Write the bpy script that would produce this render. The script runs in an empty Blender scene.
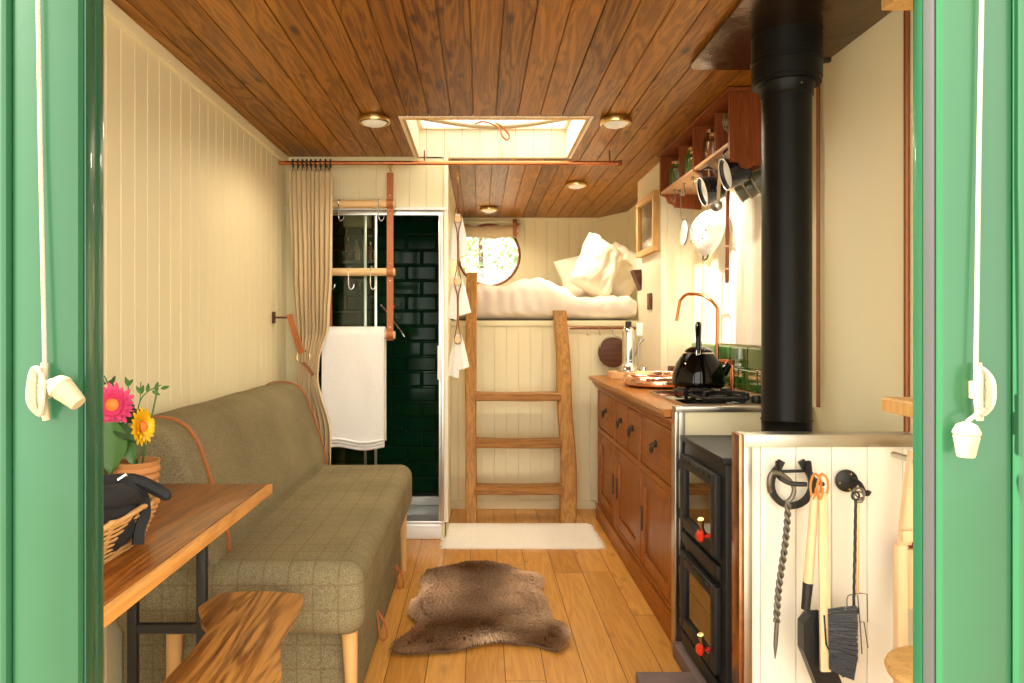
import bpy, bmesh, math, random
from mathutils import Vector, Matrix, noise
random.seed(7)
PI = math.pi
S = bpy.context.scene
C = S.collection

# ------------------------------------------------------------------ camera, world, sun, exposure
cam = bpy.data.objects.new('camera', bpy.data.cameras.new('camera'))
C.objects.link(cam)
cam.location = (0, 0, 1.2)
cam.rotation_euler = (PI / 2, 0, 0)
cam.data.lens = 24.609
cam.data.sensor_width = 36
cam.data.shift_x = 0.03125
cam.data.shift_y = -0.01514
cam.data.clip_start = 0.02
S.camera = cam

w = bpy.data.worlds.new('daylight'); S.world = w; w.use_nodes = True
bg = w.node_tree.nodes['Background']
bg.inputs[0].default_value = (1.0, 0.95, 0.85, 1)
bg.inputs[1].default_value = 2.9

sun = bpy.data.objects.new('sun', bpy.data.lights.new('sun', 'SUN'))
C.objects.link(sun)
sun.data.energy = 15
sun.data.color = (1.0, 0.93, 0.80)
sun.data.angle = math.radians(1.6)
sun.rotation_euler = Vector((1.12, 0.08, -0.92)).to_track_quat('-Z', 'Y').to_euler()

S.view_settings.view_transform = 'Standard'
S.view_settings.look = 'None'
S.view_settings.gamma = 1
S.view_settings.use_curve_mapping = False
S.view_settings.exposure = 0.82

# room numbers (metres); eye height 1.2
CEIL, XL, XR, YF, YB = 2.15, -1.09, 1.22, 0.86, 6.15

def P(px, py, Y):                                   # a measured point of the photograph at depth Y
    return Vector(((px - 480) / 700 * Y, Y, 1.2 + (326 - py) / 700 * Y))

# ------------------------------------------------------------------ materials
MATS = {}
def new_mat(name):
    m = bpy.data.materials.new(name); m.use_nodes = True
    MATS[name] = m
    nt = m.node_tree
    return m, nt, nt.nodes, nt.links, nt.nodes['Principled BSDF']

def rgb(c): return (c[0], c[1], c[2], 1)

def mat(name, col, rough=.5, metal=0, var=.08, vscale=6, bump=0, bscale=60, coat=0, spec=.5, emit=None, es=0, sheen=0, stretch=(1,1,1)):
    m, nt, N, L, b = new_mat(name)
    b.inputs['Roughness'].default_value = rough
    b.inputs['Metallic'].default_value = metal
    b.inputs['Specular IOR Level'].default_value = spec
    b.inputs['Coat Weight'].default_value = coat
    b.inputs['Sheen Weight'].default_value = sheen
    tc = N.new('ShaderNodeTexCoord')
    mp = N.new('ShaderNodeMapping'); mp.inputs['Scale'].default_value = stretch
    L.new(tc.outputs['Object'], mp.inputs['Vector'])
    nz = N.new('ShaderNodeTexNoise'); nz.inputs['Scale'].default_value = vscale; nz.inputs['Detail'].default_value = 5
    L.new(mp.outputs[0], nz.inputs['Vector'])
    mx = N.new('ShaderNodeMix'); mx.data_type = 'RGBA'
    mx.inputs['A'].default_value = rgb([v * (1 - var) for v in col])
    mx.inputs['B'].default_value = rgb([min(1, v * (1 + var)) for v in col])
    L.new(nz.outputs['Fac'], mx.inputs['Factor'])
    L.new(mx.outputs['Result'], b.inputs['Base Color'])
    if bump:
        n2 = N.new('ShaderNodeTexNoise'); n2.inputs['Scale'].default_value = bscale; n2.inputs['Detail'].default_value = 4
        L.new(mp.outputs[0], n2.inputs['Vector'])
        bp = N.new('ShaderNodeBump'); bp.inputs['Strength'].default_value = bump; bp.inputs['Distance'].default_value = .004
        L.new(n2.outputs['Fac'], bp.inputs['Height']); L.new(bp.outputs[0], b.inputs['Normal'])
    if emit:
        b.inputs['Emission Color'].default_value = rgb(emit); b.inputs['Emission Strength'].default_value = es
    return m

def wood(name, dark, light, along='Y', across='X', pw=None, pl=None, rough=.45, knots=0, vary=.25, seam=0, grain=1.0, coat=.0, contrast=1.0, off=0):
    m, nt, N, L, b = new_mat(name)
    b.inputs['Roughness'].default_value = rough; b.inputs['Coat Weight'].default_value = coat; b.inputs['Specular IOR Level'].default_value = .3
    def M(op, a, c=None, d=None):
        n = N.new('ShaderNodeMath'); n.operation = op
        for i, v in enumerate((a, c, d)):
            if v is None: continue
            if isinstance(v, (int, float)): n.inputs[i].default_value = v
            else: L.new(v, n.inputs[i])
        return n.outputs[0]
    tc = N.new('ShaderNodeTexCoord'); sp = N.new('ShaderNodeSeparateXYZ'); L.new(tc.outputs['Object'], sp.inputs[0])
    t = [k for k in 'XYZ' if k not in (along, across)][0]
    a, c, t = sp.outputs[along], sp.outputs[across], sp.outputs[t]
    c = M('ADD', c, off)
    rnd = None; seamv = None
    if pw:
        q = M('DIVIDE', c, pw); idx = M('FLOOR', q)
        wn = N.new('ShaderNodeTexWhiteNoise'); wn.noise_dimensions = '1D'; L.new(idx, wn.inputs['W'])
        rnd = wn.outputs['Value']
        a2 = M('ADD', a, M('MULTIPLY', rnd, 7.3))
        fr = M('FRACT', q)
        if seam:
            e = M('MINIMUM', fr, M('SUBTRACT', 1, fr))
            seamv = M('LESS_THAN', e, seam / pw)
        if pl:
            q2 = M('DIVIDE', a2, pl); row = M('FLOOR', q2)
            w2 = N.new('ShaderNodeTexWhiteNoise'); w2.noise_dimensions = '2D'
            cb = N.new('ShaderNodeCombineXYZ'); L.new(idx, cb.inputs[0]); L.new(row, cb.inputs[1]); L.new(cb.outputs[0], w2.inputs['Vector'])
            rnd = w2.outputs['Value']
            if seam:
                f2 = M('FRACT', q2); e2 = M('MINIMUM', f2, M('SUBTRACT', 1, f2))
                seamv = M('MAXIMUM', seamv, M('LESS_THAN', e2, seam / pl))
        a = a2
    cb = N.new('ShaderNodeCombineXYZ')
    L.new(M('MULTIPLY', c, 14 * grain), cb.inputs[0]); L.new(M('MULTIPLY', a, 1.3 * grain), cb.inputs[1]); L.new(M('MULTIPLY', t, 14 * grain), cb.inputs[2])
    vec = cb.outputs[0]
    if rnd is not None:
        va = N.new('ShaderNodeVectorMath'); va.operation = 'ADD'; L.new(vec, va.inputs[0])
        c3 = N.new('ShaderNodeCombineXYZ'); k = M('MULTIPLY', rnd, 37); L.new(k, c3.inputs[0]); L.new(k, c3.inputs[2]); L.new(c3.outputs[0], va.inputs[1]); vec = va.outputs[0]
    nz = N.new('ShaderNodeTexNoise'); nz.inputs['Scale'].default_value = 1; nz.inputs['Detail'].default_value = 6; nz.inputs['Distortion'].default_value = .9; L.new(vec, nz.inputs['Vector'])
    # rings
    rg = M('MULTIPLY', M('ADD', M('SINE', M('MULTIPLY', nz.outputs['Fac'], 42)), 1), .5)
    v2 = N.new('ShaderNodeVectorMath'); v2.operation = 'MULTIPLY'; v2.inputs[1].default_value = (9, 3, 9); L.new(vec, v2.inputs[0])
    nf = N.new('ShaderNodeTexNoise'); nf.inputs['Scale'].default_value = 1.3; nf.inputs['Detail'].default_value = 4; L.new(v2.outputs[0], nf.inputs['Vector'])
    f = M('ADD', M('MULTIPLY', rg, .35), M('MULTIPLY', nf.outputs['Fac'], .65))
    f = M('ADD', M('MULTIPLY', M('SUBTRACT', f, .5), 1.5 * contrast), .55)
    if rnd is not None:
        f = M('ADD', f, M('MULTIPLY', M('SUBTRACT', rnd, .5), vary * 2.2))
    cl = N.new('ShaderNodeClamp'); L.new(f, cl.inputs[0])
    mx = N.new('ShaderNodeMix'); mx.data_type = 'RGBA'; mx.inputs['A'].default_value = rgb(dark); mx.inputs['B'].default_value = rgb(light)
    L.new(cl.outputs[0], mx.inputs['Factor']); col = mx.outputs['Result']
    if knots:
        vv = N.new('ShaderNodeCombineXYZ'); L.new(M('MULTIPLY', c, 9), vv.inputs[0]); L.new(M('MULTIPLY', a, 3.4), vv.inputs[1])
        vo = N.new('ShaderNodeTexVoronoi'); vo.inputs['Scale'].default_value = 1; L.new(vv.outputs[0], vo.inputs['Vector'])
        jit = N.new('ShaderNodeTexNoise'); jit.inputs['Scale'].default_value = 26; L.new(tc.outputs['Object'], jit.inputs['Vector'])
        dd = M('ADD', vo.outputs['Distance'], M('MULTIPLY', M('SUBTRACT', jit.outputs['Fac'], .5), .12))
        kk = N.new('ShaderNodeMapRange'); kk.inputs['From Min'].default_value = .05; kk.inputs['From Max'].default_value = .17
        kk.inputs['To Min'].default_value = knots; kk.inputs['To Max'].default_value = 0; L.new(dd, kk.inputs['Value'])
        m2 = N.new('ShaderNodeMix'); m2.data_type = 'RGBA'; L.new(kk.outputs[0], m2.inputs['Factor']); L.new(col, m2.inputs['A'])
        m2.inputs['B'].default_value = rgb([v * .30 for v in dark]); col = m2.outputs['Result']
    if seamv is not None:
        m3 = N.new('ShaderNodeMix'); m3.data_type = 'RGBA'; L.new(seamv, m3.inputs['Factor']); L.new(col, m3.inputs['A'])
        m3.inputs['B'].default_value = rgb([v * .28 for v in dark]); col = m3.outputs['Result']
    L.new(col, b.inputs['Base Color'])
    bp = N.new('ShaderNodeBump'); bp.inputs['Strength'].default_value = .25; bp.inputs['Distance'].default_value = .002
    L.new(nf.outputs['Fac'], bp.inputs['Height']); L.new(bp.outputs[0], b.inputs['Normal'])
    return m

def glass(name, tint=(.9, .95, .93), refl=.12, rough=.02):
    m, nt, N, L, b = new_mat(name); N.remove(b)
    out = N['Material Output']
    tr = N.new('ShaderNodeBsdfTransparent'); tr.inputs[0].default_value = rgb(tint)
    gl = N.new('ShaderNodeBsdfGlossy'); gl.inputs['Roughness'].default_value = rough
    fr = N.new('ShaderNodeFresnel'); fr.inputs[0].default_value = 1.5
    ad = N.new('ShaderNodeMath'); ad.operation = 'MULTIPLY_ADD'; ad.inputs[1].default_value = .6; ad.inputs[2].default_value = refl * .3
    L.new(fr.outputs[0], ad.inputs[0])
    mx = N.new('ShaderNodeMixShader'); L.new(ad.outputs[0], mx.inputs[0]); L.new(tr.outputs[0], mx.inputs[1]); L.new(gl.outputs[0], mx.inputs[2])
    L.new(mx.outputs[0], out.inputs[0])
    return m

def tweed(name, base, line, pitch=.072, lines=True, off=0):
    m, nt, N, L, b = new_mat(name)
    b.inputs['Roughness'].default_value = .95; b.inputs['Sheen Weight'].default_value = 0; b.inputs['Specular IOR Level'].default_value = .05
    tc = N.new('ShaderNodeTexCoord'); sp = N.new('ShaderNodeSeparateXYZ'); L.new(tc.outputs['Object'], sp.inputs[0])
    def M(op, a, c=None):
        n = N.new('ShaderNodeMath'); n.operation = op
        for i, v in enumerate((a, c)):
            if v is None: continue
            if isinstance(v, (int, float)): n.inputs[i].default_value = v
            else: L.new(v, n.inputs[i])
        return n.outputs[0]
    nz = N.new('ShaderNodeTexNoise'); nz.inputs['Scale'].default_value = 330; nz.inputs['Detail'].default_value = 3; L.new(tc.outputs['Object'], nz.inputs['Vector'])
    n2 = N.new('ShaderNodeTexNoise'); n2.inputs['Scale'].default_value = 5; L.new(tc.outputs['Object'], n2.inputs['Vector'])
    f = M('ADD', M('MULTIPLY', nz.outputs['Fac'], 1.3), M('MULTIPLY', n2.outputs['Fac'], .35)); f = M('SUBTRACT', f, .33)
    mx = N.new('ShaderNodeMix'); mx.data_type = 'RGBA'; mx.inputs['A'].default_value = rgb([v * .25 for v in base]); mx.inputs['B'].default_value = rgb([v * 1.75 for v in base])
    L.new(f, mx.inputs['Factor']); col = mx.outputs['Result']
    if lines:
        ge = N.new('ShaderNodeNewGeometry'); sn = N.new('ShaderNodeSeparateXYZ'); L.new(ge.outputs['Normal'], sn.inputs[0]); ln = None
        for ax_, of_ in (('X', 3.02), ('Y', 3.01), ('Z', 3.0)):
            d = M('LESS_THAN', M('FRACT', M('DIVIDE', M('ADD', sp.outputs[ax_], of_), pitch)), .07)
            d = M('MULTIPLY', d, M('LESS_THAN', M('ABSOLUTE', sn.outputs[ax_]), .6)); ln = d if ln is None else M('MAXIMUM', ln, d)
        ln = M('MULTIPLY', ln, .30)
        m2 = N.new('ShaderNodeMix'); m2.data_type = 'RGBA'; L.new(ln, m2.inputs['Factor']); L.new(col, m2.inputs['A']); m2.inputs['B'].default_value = rgb(line); col = m2.outputs['Result']
    L.new(col, b.inputs['Base Color'])
    bp = N.new('ShaderNodeBump'); bp.inputs['Strength'].default_value = .5; bp.inputs['Distance'].default_value = .002
    L.new(nz.outputs['Fac'], bp.inputs['Height']); L.new(bp.outputs[0], b.inputs['Normal'])
    return m

cream = mat('cream_paint', (.84, .75, .48), .55, var=.03, vscale=3, bump=.05, bscale=30)
cream_k = mat('pale_cream_paint', (.86, .80, .60), .5, var=.03, vscale=3)
cream_t = mat('panel_paint', (.90, .85, .72), .5, var=.03)
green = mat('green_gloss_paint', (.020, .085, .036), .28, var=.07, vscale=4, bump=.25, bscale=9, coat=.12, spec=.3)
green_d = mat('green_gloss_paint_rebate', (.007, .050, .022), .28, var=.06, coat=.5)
seal = mat('grey_rubber_seal', (.035, .035, .032), .6)
ceil_w = wood('stained_pine_boards', (.105, .030, .001), (.42, .165, .013), 'Y', 'X', pw=.1, rough=.38, knots=.85, vary=.22, off=.03)
floor_w = wood('oak_floor_boards', (.44, .18, .026), (.72, .36, .080), 'Y', 'X', pw=.137, pl=1.15, rough=.35, knots=.35, vary=.25, seam=.0016, coat=.15, contrast=.6, off=.05)
pine_well = wood('pale_pine_lining', (.92, .78, .56), (.97, .90, .76), 'Z', 'X', pw=.1, knots=.3, seam=.001, contrast=.6)
oak = wood('oak_cabinet_Y', (.18, .042, .002), (.39, .120, .010), 'Y', 'Z', rough=.4, grain=1.3, coat=.1, contrast=.8)
oak_z = wood('oak_cabinet_Z', (.18, .042, .002), (.39, .120, .010), 'Z', 'Y', rough=.4, grain=1.3, coat=.1, contrast=.8)
oak_top = wood('oak_worktop', (.28, .09, .009), (.52, .20, .030), 'Y', 'X', pw=.11, rough=.3, grain=1.2, coat=.2, vary=.12, contrast=.7)
oak_lad = wood('ladder_oak', (.28, .11, .018), (.52, .26, .062), 'Z', 'X', rough=.5, grain=1.2, contrast=1)
oak_rung = wood('rung_oak', (.20, .075, .012), (.42, .19, .045), 'X', 'Z', rough=.5, grain=1.3, contrast=1.1)
frame_w = wood('light_oak_frame', (.55, .30, .09), (.75, .46, .17), 'Z', 'Y', rough=.5)
teak_t = wood('table_boards', (.07, .014, .002), (.31, .100, .013), 'Y', 'X', pw=.21, rough=.28, grain=.9, coat=.3, vary=.35, contrast=1.3, off=.62)
teak_e = wood('table_edge', (.50, .20, .045), (.68, .34, .09), 'Y', 'Z', rough=.4)
stool_w = wood('live_edge_elm', (.15, .044, .005), (.55, .25, .052), 'Y', 'X', rough=.35, grain=.75, coat=.2, contrast=1.5, knots=.3)
rack_w = wood('mahogany_rack', (.14, .028, .006), (.29, .072, .015), 'Z', 'Y', rough=.42, grain=1.2, contrast=.8)
pale_w = wood('pale_beech', (.72, .48, .24), (.88, .66, .40), 'Z', 'X', rough=.5, contrast=.5)
pale_x = wood('pale_dowel', (.68, .42, .19), (.82, .58, .30), 'X', 'Z', rough=.5, contrast=.5)
leg_w = wood('tapered_leg_beech', (.62, .33, .11), (.80, .50, .20), 'Z', 'X', rough=.45, contrast=.5)
block_w = wood('beech_block', (.60, .34, .14), (.78, .50, .24), 'X', 'Y', rough=.5, contrast=.6)
dark_w = wood('dark_brown_wood', (.06, .022, .010), (.13, .05, .022), 'X', 'Z', rough=.5)
leather = mat('tan_leather', (.42, .125, .028), .5, var=.2, vscale=20, bump=.2, bscale=90)
leather_d = mat('brown_leather', (.26, .085, .03), .5, var=.2, vscale=20)
copper = mat('copper', (.66, .26, .10), .22, 1, var=.12, vscale=18)
copper_p = mat('polished_copper', (.90, .50, .33), .16, 1, var=.1, vscale=9, bump=.6, bscale=55)
copper_d = mat('aged_copper_pipe', (.24, .075, .025), .35, .4, var=.2, vscale=12)
brass = mat('brass', (.75, .55, .25), .25, 1)
steel = mat('brushed_steel', (.50, .46, .40), .28, 1, var=.1, vscale=20)
chrome = mat('chrome', (.80, .80, .80), .08, 1, var=.02)
alu = mat('satin_aluminium', (.72, .72, .70), .3, .9)
white_m = mat('white_plastic', (.85, .85, .82), .35)
black_m = mat('black_iron', (.012, .011, .010), .45, var=.2, bump=.3, bscale=60)
iron = mat('forged_iron', (.20, .175, .14), .45, .7, var=.35, vscale=40, bump=.4, bscale=50)
stove_m = mat('stove_cast_iron', (.014, .014, .013), .5, var=.15, bump=.3, bscale=140, spec=.35)
flue_m = mat('flue_enamel', (.006, .006, .005), .36, var=.1, spec=.16)
plate_m = mat('aged_copper_ceiling_plate', (.15, .095, .055), .20, .9, var=.45, vscale=5, bump=1.0, bscale=9)
kettle_m = mat('black_enamel', (.002, .002, .002), .05, spec=.35)
hob_m = mat('black_hob_glass', (.004, .004, .004), .05, spec=.4)
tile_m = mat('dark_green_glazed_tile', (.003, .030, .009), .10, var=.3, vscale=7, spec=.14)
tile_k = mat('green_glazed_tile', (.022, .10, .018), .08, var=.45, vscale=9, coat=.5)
grout = mat('dark_grout', (.006, .010, .007), .8)
linen = mat('oatmeal_linen', (.70, .56, .35), .9, var=.12, vscale=8, bump=.3, bscale=300, stretch=(1, 1, .3))
towel_m = mat('white_terry_towel', (.93, .91, .87), .95, var=.05, vscale=90, bump=.9, bscale=260)
bed_m = mat('ecru_cotton_bedding', (.80, .70, .58), .9, var=.04, bump=.12, bscale=12)
pillow_m = mat('ecru_cotton_pillowcase', (.84, .75, .60), .9, var=.04, bump=.1, bscale=14)
rug_m = mat('natural_cotton_rug', (.92, .86, .74), .95, var=.08, vscale=60, bump=.8, bscale=160)
porc = mat('white_porcelain', (.85, .86, .83), .15, coat=.5)
tw = tweed('olive_check_tweed', (.240, .198, .108), (.12, .055, .02))
tw2 = tweed('olive_plain_tweed', (.230, .190, .105), (.1, .05, .02), lines=False)
slate = mat('grey_slate', (.16, .11, .10), .6, var=.3, vscale=20, bump=.5)
enamel_w = mat('white_enamel', (.86, .83, .76), .2, coat=.5)
enamel_k = mat('blue_black_enamel', (.010, .013, .022), .12, coat=.8)
enamel_g = mat('olive_grey_enamel', (.10, .10, .060), .3, coat=.3)
cord_m = mat('cream_cord', (.34, .30, .20), .7, bump=.5, bscale=400)
acorn_m = mat('cream_acorn_wood', (.36, .28, .16), .45)
red_m = mat('red_knob_enamel', (.60, .03, .015), .15, coat=.6)
terra = mat('terracotta', (.55, .235, .07), .75, var=.12)
leaf_m = mat('leaf_green', (.055, .14, .022), .45, var=.3, vscale=20)
leaf_d = mat('dark_leaf_green', (.022, .060, .015), .5, var=.3, vscale=20)
pink_m = mat('pink_petal', (.62, .035, .13), .55, var=.2, vscale=20)
yellow_m = mat('yellow_petal', (.92, .55, .012), .5, var=.1)
orange_m = mat('orange_disc', (.75, .22, .03), .6)
wicker = mat('wicker_cane', (.62, .33, .11), .5, var=.35, vscale=40)
bag_m = mat('black_canvas', (.008, .008, .009), .75, bump=.5, bscale=40)
bristle = mat('dark_grey_bristle', (.06, .06, .065), .6, var=.8, vscale=160)
amber = mat('amber_bottle', (.18, .06, .015), .15, coat=.5)
clear_g = glass('clear_glass', (.90, .94, .90), .0)
pane_g = glass('pane_glass', (.97, .98, .97), .2)
stove_g = glass('stove_window_glass', (.35, .30, .22), .9)
bottle_g = mat('green_jar_glass', (.06, .11, .02), .08, coat=.6)
lens_m = mat('lamp_lens', (.62, .58, .50), .35, emit=(1, .85, .6), es=.12)
ash = mat('sooty_firebrick', (.30, .20, .11), .9, var=.4)
label_r = mat('red_packet', (.45, .03, .02), .4)
foliage = mat('tree_foliage', (.26, .38, .16), .7, var=.7, vscale=5)
gravel = mat('outdoor_gravel', (.33, .30, .24), .95, var=.3, vscale=3)
outside_g = mat('field_grass', (.12, .19, .05), .9, var=.3)
photo_m = mat('sepia_print', (.45, .33, .20), .5, var=.75, vscale=9)

# ------------------------------------------------------------------ object helpers
WORG = {}
def worg(o): return WORG.get(o.name, Vector((0, 0, 0)))

def finish(bm, ang=38):
    bmesh.ops.recalc_face_normals(bm, faces=bm.faces)
    for f in bm.faces: f.smooth = True
    a = math.radians(ang)
    for e in bm.edges:
        if len(e.link_faces) == 2 and e.calc_face_angle(0) > a: e.smooth = False

def obj(name, bm, m, parent=None, ang=38, origin=None, label=None):
    """bm holds world coordinates; becomes ONE mesh object"""
    finish(bm, ang)
    if parent is not None: o0 = worg(parent)
    elif origin is not None: o0 = Vector(origin)
    else:
        xs = [v.co for v in bm.verts]
        o0 = Vector(((min(v.x for v in xs) + max(v.x for v in xs)) / 2, (min(v.y for v in xs) + max(v.y for v in xs)) / 2, min(v.z for v in xs)))
    bmesh.ops.translate(bm, verts=bm.verts, vec=-o0)
    me = bpy.data.meshes.new(name); bm.to_mesh(me); bm.free()
    ob = bpy.data.objects.new(name, me); C.objects.link(ob)
    me.materials.append(m)
    if parent is not None: ob.parent = parent
    else: ob.location = o0
    WORG[ob.name] = o0
    if label: ob['label'] = label
    return ob

def tag(o, label, cat, group=None, kind=None):
    o['label'] = label; o['category'] = cat
    if group: o['group'] = group
    if kind: o['kind'] = kind
    return o

def thing(name, label, cat, loc, group=None):
    o = bpy.data.objects.new(name, None); C.objects.link(o); o.location = loc; o.empty_display_size = .05
    WORG[o.name] = Vector(loc)
    return tag(o, label, cat, group)

def struct(name, bm, m, parent=None, ang=38):
    o = obj(name, bm, m, parent, ang, origin=None if parent else (0, 0, 0))
    if parent is None: o['kind'] = 'structure'
    return o

def dup(root, loc, label, group=None, skip=()):
    r = root.copy(); C.objects.link(r); r.location = loc; r['label'] = label
    if group: r['group'] = group
    for ch in list(root.children):
        if ch.name.split('.')[0] in skip: continue
        c = ch.copy(); C.objects.link(c); c.parent = r
        for g in ch.children:
            d = g.copy(); C.objects.link(d); d.parent = c
    return r

def B(): return bmesh.new()

def box(bm, x0, x1, y0, y1, z0, z1, bev=0, seg=2):
    r = bmesh.ops.create_cube(bm, size=1)
    for v in r['verts']:
        v.co = Vector(((x0 + x1) / 2 + v.co.x * (x1 - x0), (y0 + y1) / 2 + v.co.y * (y1 - y0), (z0 + z1) / 2 + v.co.z * (z1 - z0)))
    if bev:
        es = list({e for v in r['verts'] for e in v.link_edges})
        bmesh.ops.bevel(bm, geom=es, offset=bev, segments=seg, affect='EDGES', profile=.6)
    return bm

def ring_faces(bm, a, b, closed=True):
    n = len(a)
    for i in range(n if closed else n - 1):
        j = (i + 1) % n
        try: bm.faces.new((a[i], a[j], b[j], b[i]))
        except ValueError: pass

def loft(bm, rings, caps=True, closed=True):
    vr = [[bm.verts.new(p) for p in r] for r in rings]
    for a, b in zip(vr, vr[1:]): ring_faces(bm, a, b, closed)
    if caps and closed:
        bm.faces.new(vr[0]); bm.faces.new(vr[-1])
    return vr

def tube(bm, pts, r, seg=10, caps=True, flat=None, closed=False):
    """round tube along pts; r number or list; flat=(w,h,up) gives a strap section"""
    pts = [Vector(p) for p in pts]; n = len(pts)
    rs = r if isinstance(r, (list, tuple)) else [r] * n
    T = []
    for i in range(n):
        if closed: d = pts[(i + 1) % n] - pts[i - 1]
        else: d = pts[min(i + 1, n - 1)] - pts[max(i - 1, 0)]
        T.append(d.normalized())
    up = Vector((0, 0, 1)) if abs(T[0].z) < .9 else Vector((0, 1, 0))
    nrm = (up - T[0] * up.dot(T[0])).normalized(); rings = []
    for i in range(n):
        nrm = (nrm - T[i] * nrm.dot(T[i]))
        nrm = nrm.normalized() if nrm.length > 1e-6 else T[i].orthogonal().normalized()
        if flat:
            u = Vector(flat[2]); nn = (u - T[i] * u.dot(T[i])).normalized(); bb = T[i].cross(nn)
            w_, h_ = flat[0] / 2, flat[1] / 2
            rings.append([pts[i] + bb * a * w_ + nn * b_ * h_ for a, b_ in ((-1, -1), (1, -1), (1, 1), (-1, 1))])
        else:
            bb = T[i].cross(nrm)
            rings.append([pts[i] + (nrm * math.cos(2 * PI * k / seg) + bb * math.sin(2 * PI * k / seg)) * rs[i] for k in range(seg)])
    vr = [[bm.verts.new(p) for p in q] for q in rings]
    for a, b in zip(vr, vr[1:]): ring_faces(bm, a, b)
    if closed: ring_faces(bm, vr[-1], vr[0])
    elif caps:
        bm.faces.new(vr[0]); bm.faces.new(vr[-1])
    return bm

def lathe(bm, prof, c, axis=(0, 0, 1), seg=24, caps=True):
    """prof: list of (radius, height along axis)"""
    q = Vector((0, 0, 1)).rotation_difference(Vector(axis).normalized()); c = Vector(c)
    rings = []
    for r, h in prof:
        rings.append([c + q @ Vector((max(r, 1e-4) * math.cos(2 * PI * k / seg), max(r, 1e-4) * math.sin(2 * PI * k / seg), h)) for k in range(seg)])
    loft(bm, rings, caps)
    return bm

def prism(bm, poly, plane, d0, d1, bev=0):
    """poly in 2D; plane 'xz' extrudes along y, 'yz' along x, 'xy' along z"""
    def p3(u, v, d):
        return {'xz': (u, d, v), 'yz': (d, u, v), 'xy': (u, v, d)}[plane]
    a = [bm.verts.new(p3(u, v, d0)) for u, v in poly]; b = [bm.verts.new(p3(u, v, d1)) for u, v in poly]
    ring_faces(bm, a, b); f1 = bm.faces.new(a); f2 = bm.faces.new(b)
    if bev:
        es = list(f1.edges) + list(f2.edges)
        bmesh.ops.bevel(bm, geom=es, offset=bev, segments=2, affect='EDGES')
    return bm

def smooth_pts(pts, n=6, closed=False):
    pts = [Vector(p) for p in pts]; out = []; m = len(pts)
    for i in range(m if closed else m - 1):
        p0 = pts[(i - 1) % m] if closed or i > 0 else pts[i]
        p1 = pts[i]; p2 = pts[(i + 1) % m]
        p3 = pts[(i + 2) % m] if closed or i + 2 < m else p2
        for k in range(n):
            t = k / n
            out.append(.5 * ((2 * p1) + (p2 - p0) * t + (2 * p0 - 5 * p1 + 4 * p2 - p3) * t * t + (3 * p1 - p0 - 3 * p2 + p3) * t ** 3))
    if not closed: out.append(pts[-1])
    return out

def tg(bm, u0, u1, v0, v1, pitch, f, g=.004, gw=.003, hole=None, hrange=None, hstep=None, off=0, breaks=()):
    """tongue and groove boarding; f(u, v, depth) -> xyz, depth into the room positive"""
    us = set([u0, u1]); deps = {}
    k = math.floor((u0 - off) / pitch)
    pts = []
    while off + k * pitch < u1 + pitch:
        c = off + k * pitch
        for du, d in ((-gw, 0), (-gw * .3, -g), (gw * .3, -g), (gw, 0)):
            pts.append((c + du, d))
        k += 1
    def dep(u):
        for (a, da), (b, db) in zip(pts, pts[1:]):
            if a <= u <= b: return da + (db - da) * (u - a) / (b - a)
        return 0
    for a, d in pts:
        if u0 < a < u1: us.add(a)
    if hrange:
        a, b = hrange; n = max(1, int(round((b - a) / hstep)) if hstep else 1)
        for i in range(n + 1): us.add(a + (b - a) * i / n)
    us = sorted(us)
    cache = {}
    def V(u, v):
        key = (round(u, 6), round(v, 6))
        if key not in cache: cache[key] = bm.verts.new(f(u, v, dep(u)))
        return cache[key]
    def quad(a, b, va0, va1, vb0, vb1):
        vs = [V(a, va0), V(b, vb0), V(b, vb1), V(a, va1)]
        vs2 = []
        for q in vs:
            if q not in vs2: vs2.append(q)
        if len(vs2) >= 3:
            try: bm.faces.new(vs2)
            except ValueError: pass
    for a, b in zip(us, us[1:]):
        if b - a < 1e-6: continue
        ha = hole(a + 1e-7) if hole else None; hb = hole(b - 1e-7) if hole else None
        if ha is None or hb is None: quad(a, b, v0, v1, v0, v1)
        else:
            quad(a, b, v0, ha[0], v0, hb[0]); quad(a, b, ha[1], v1, hb[1], v1)
    return bm

# ================================================================== THE ROOM
# floor
b = B(); box(b, XL - .1, XR + .1, YF - .04, YB + .1, -.06, 0); struct('floor', b, floor_w)
# ceiling with skylight opening
SX0, SX1, SY0, SY1 = -.34, .485, 3.20, 3.93
b = B()
tg(b, XL - .05, XR + .05, YF - .06, YB + .05, .1, lambda u, v, d: (u, v, CEIL - d), g=.006, gw=.003, off=-.03,
   hole=lambda u: (SY0, SY1) if SX0 <= u <= SX1 else None, hrange=(SX0, SX1))
for x0, x1, y0, y1 in ((XL - .1, SX0 - .03, YF - .06, YB + .1), (SX1 + .03, XR + .1, YF - .06, YB + .1), (SX0 - .03, SX1 + .03, YF - .06, SY0 - .03), (SX0 - .03, SX1 + .03, SY1 + .03, YB + .1)):
    box(b, x0, x1, y0, y1, CEIL + .008, CEIL + .06)
struct('ceiling', b, ceil_w)
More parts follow.
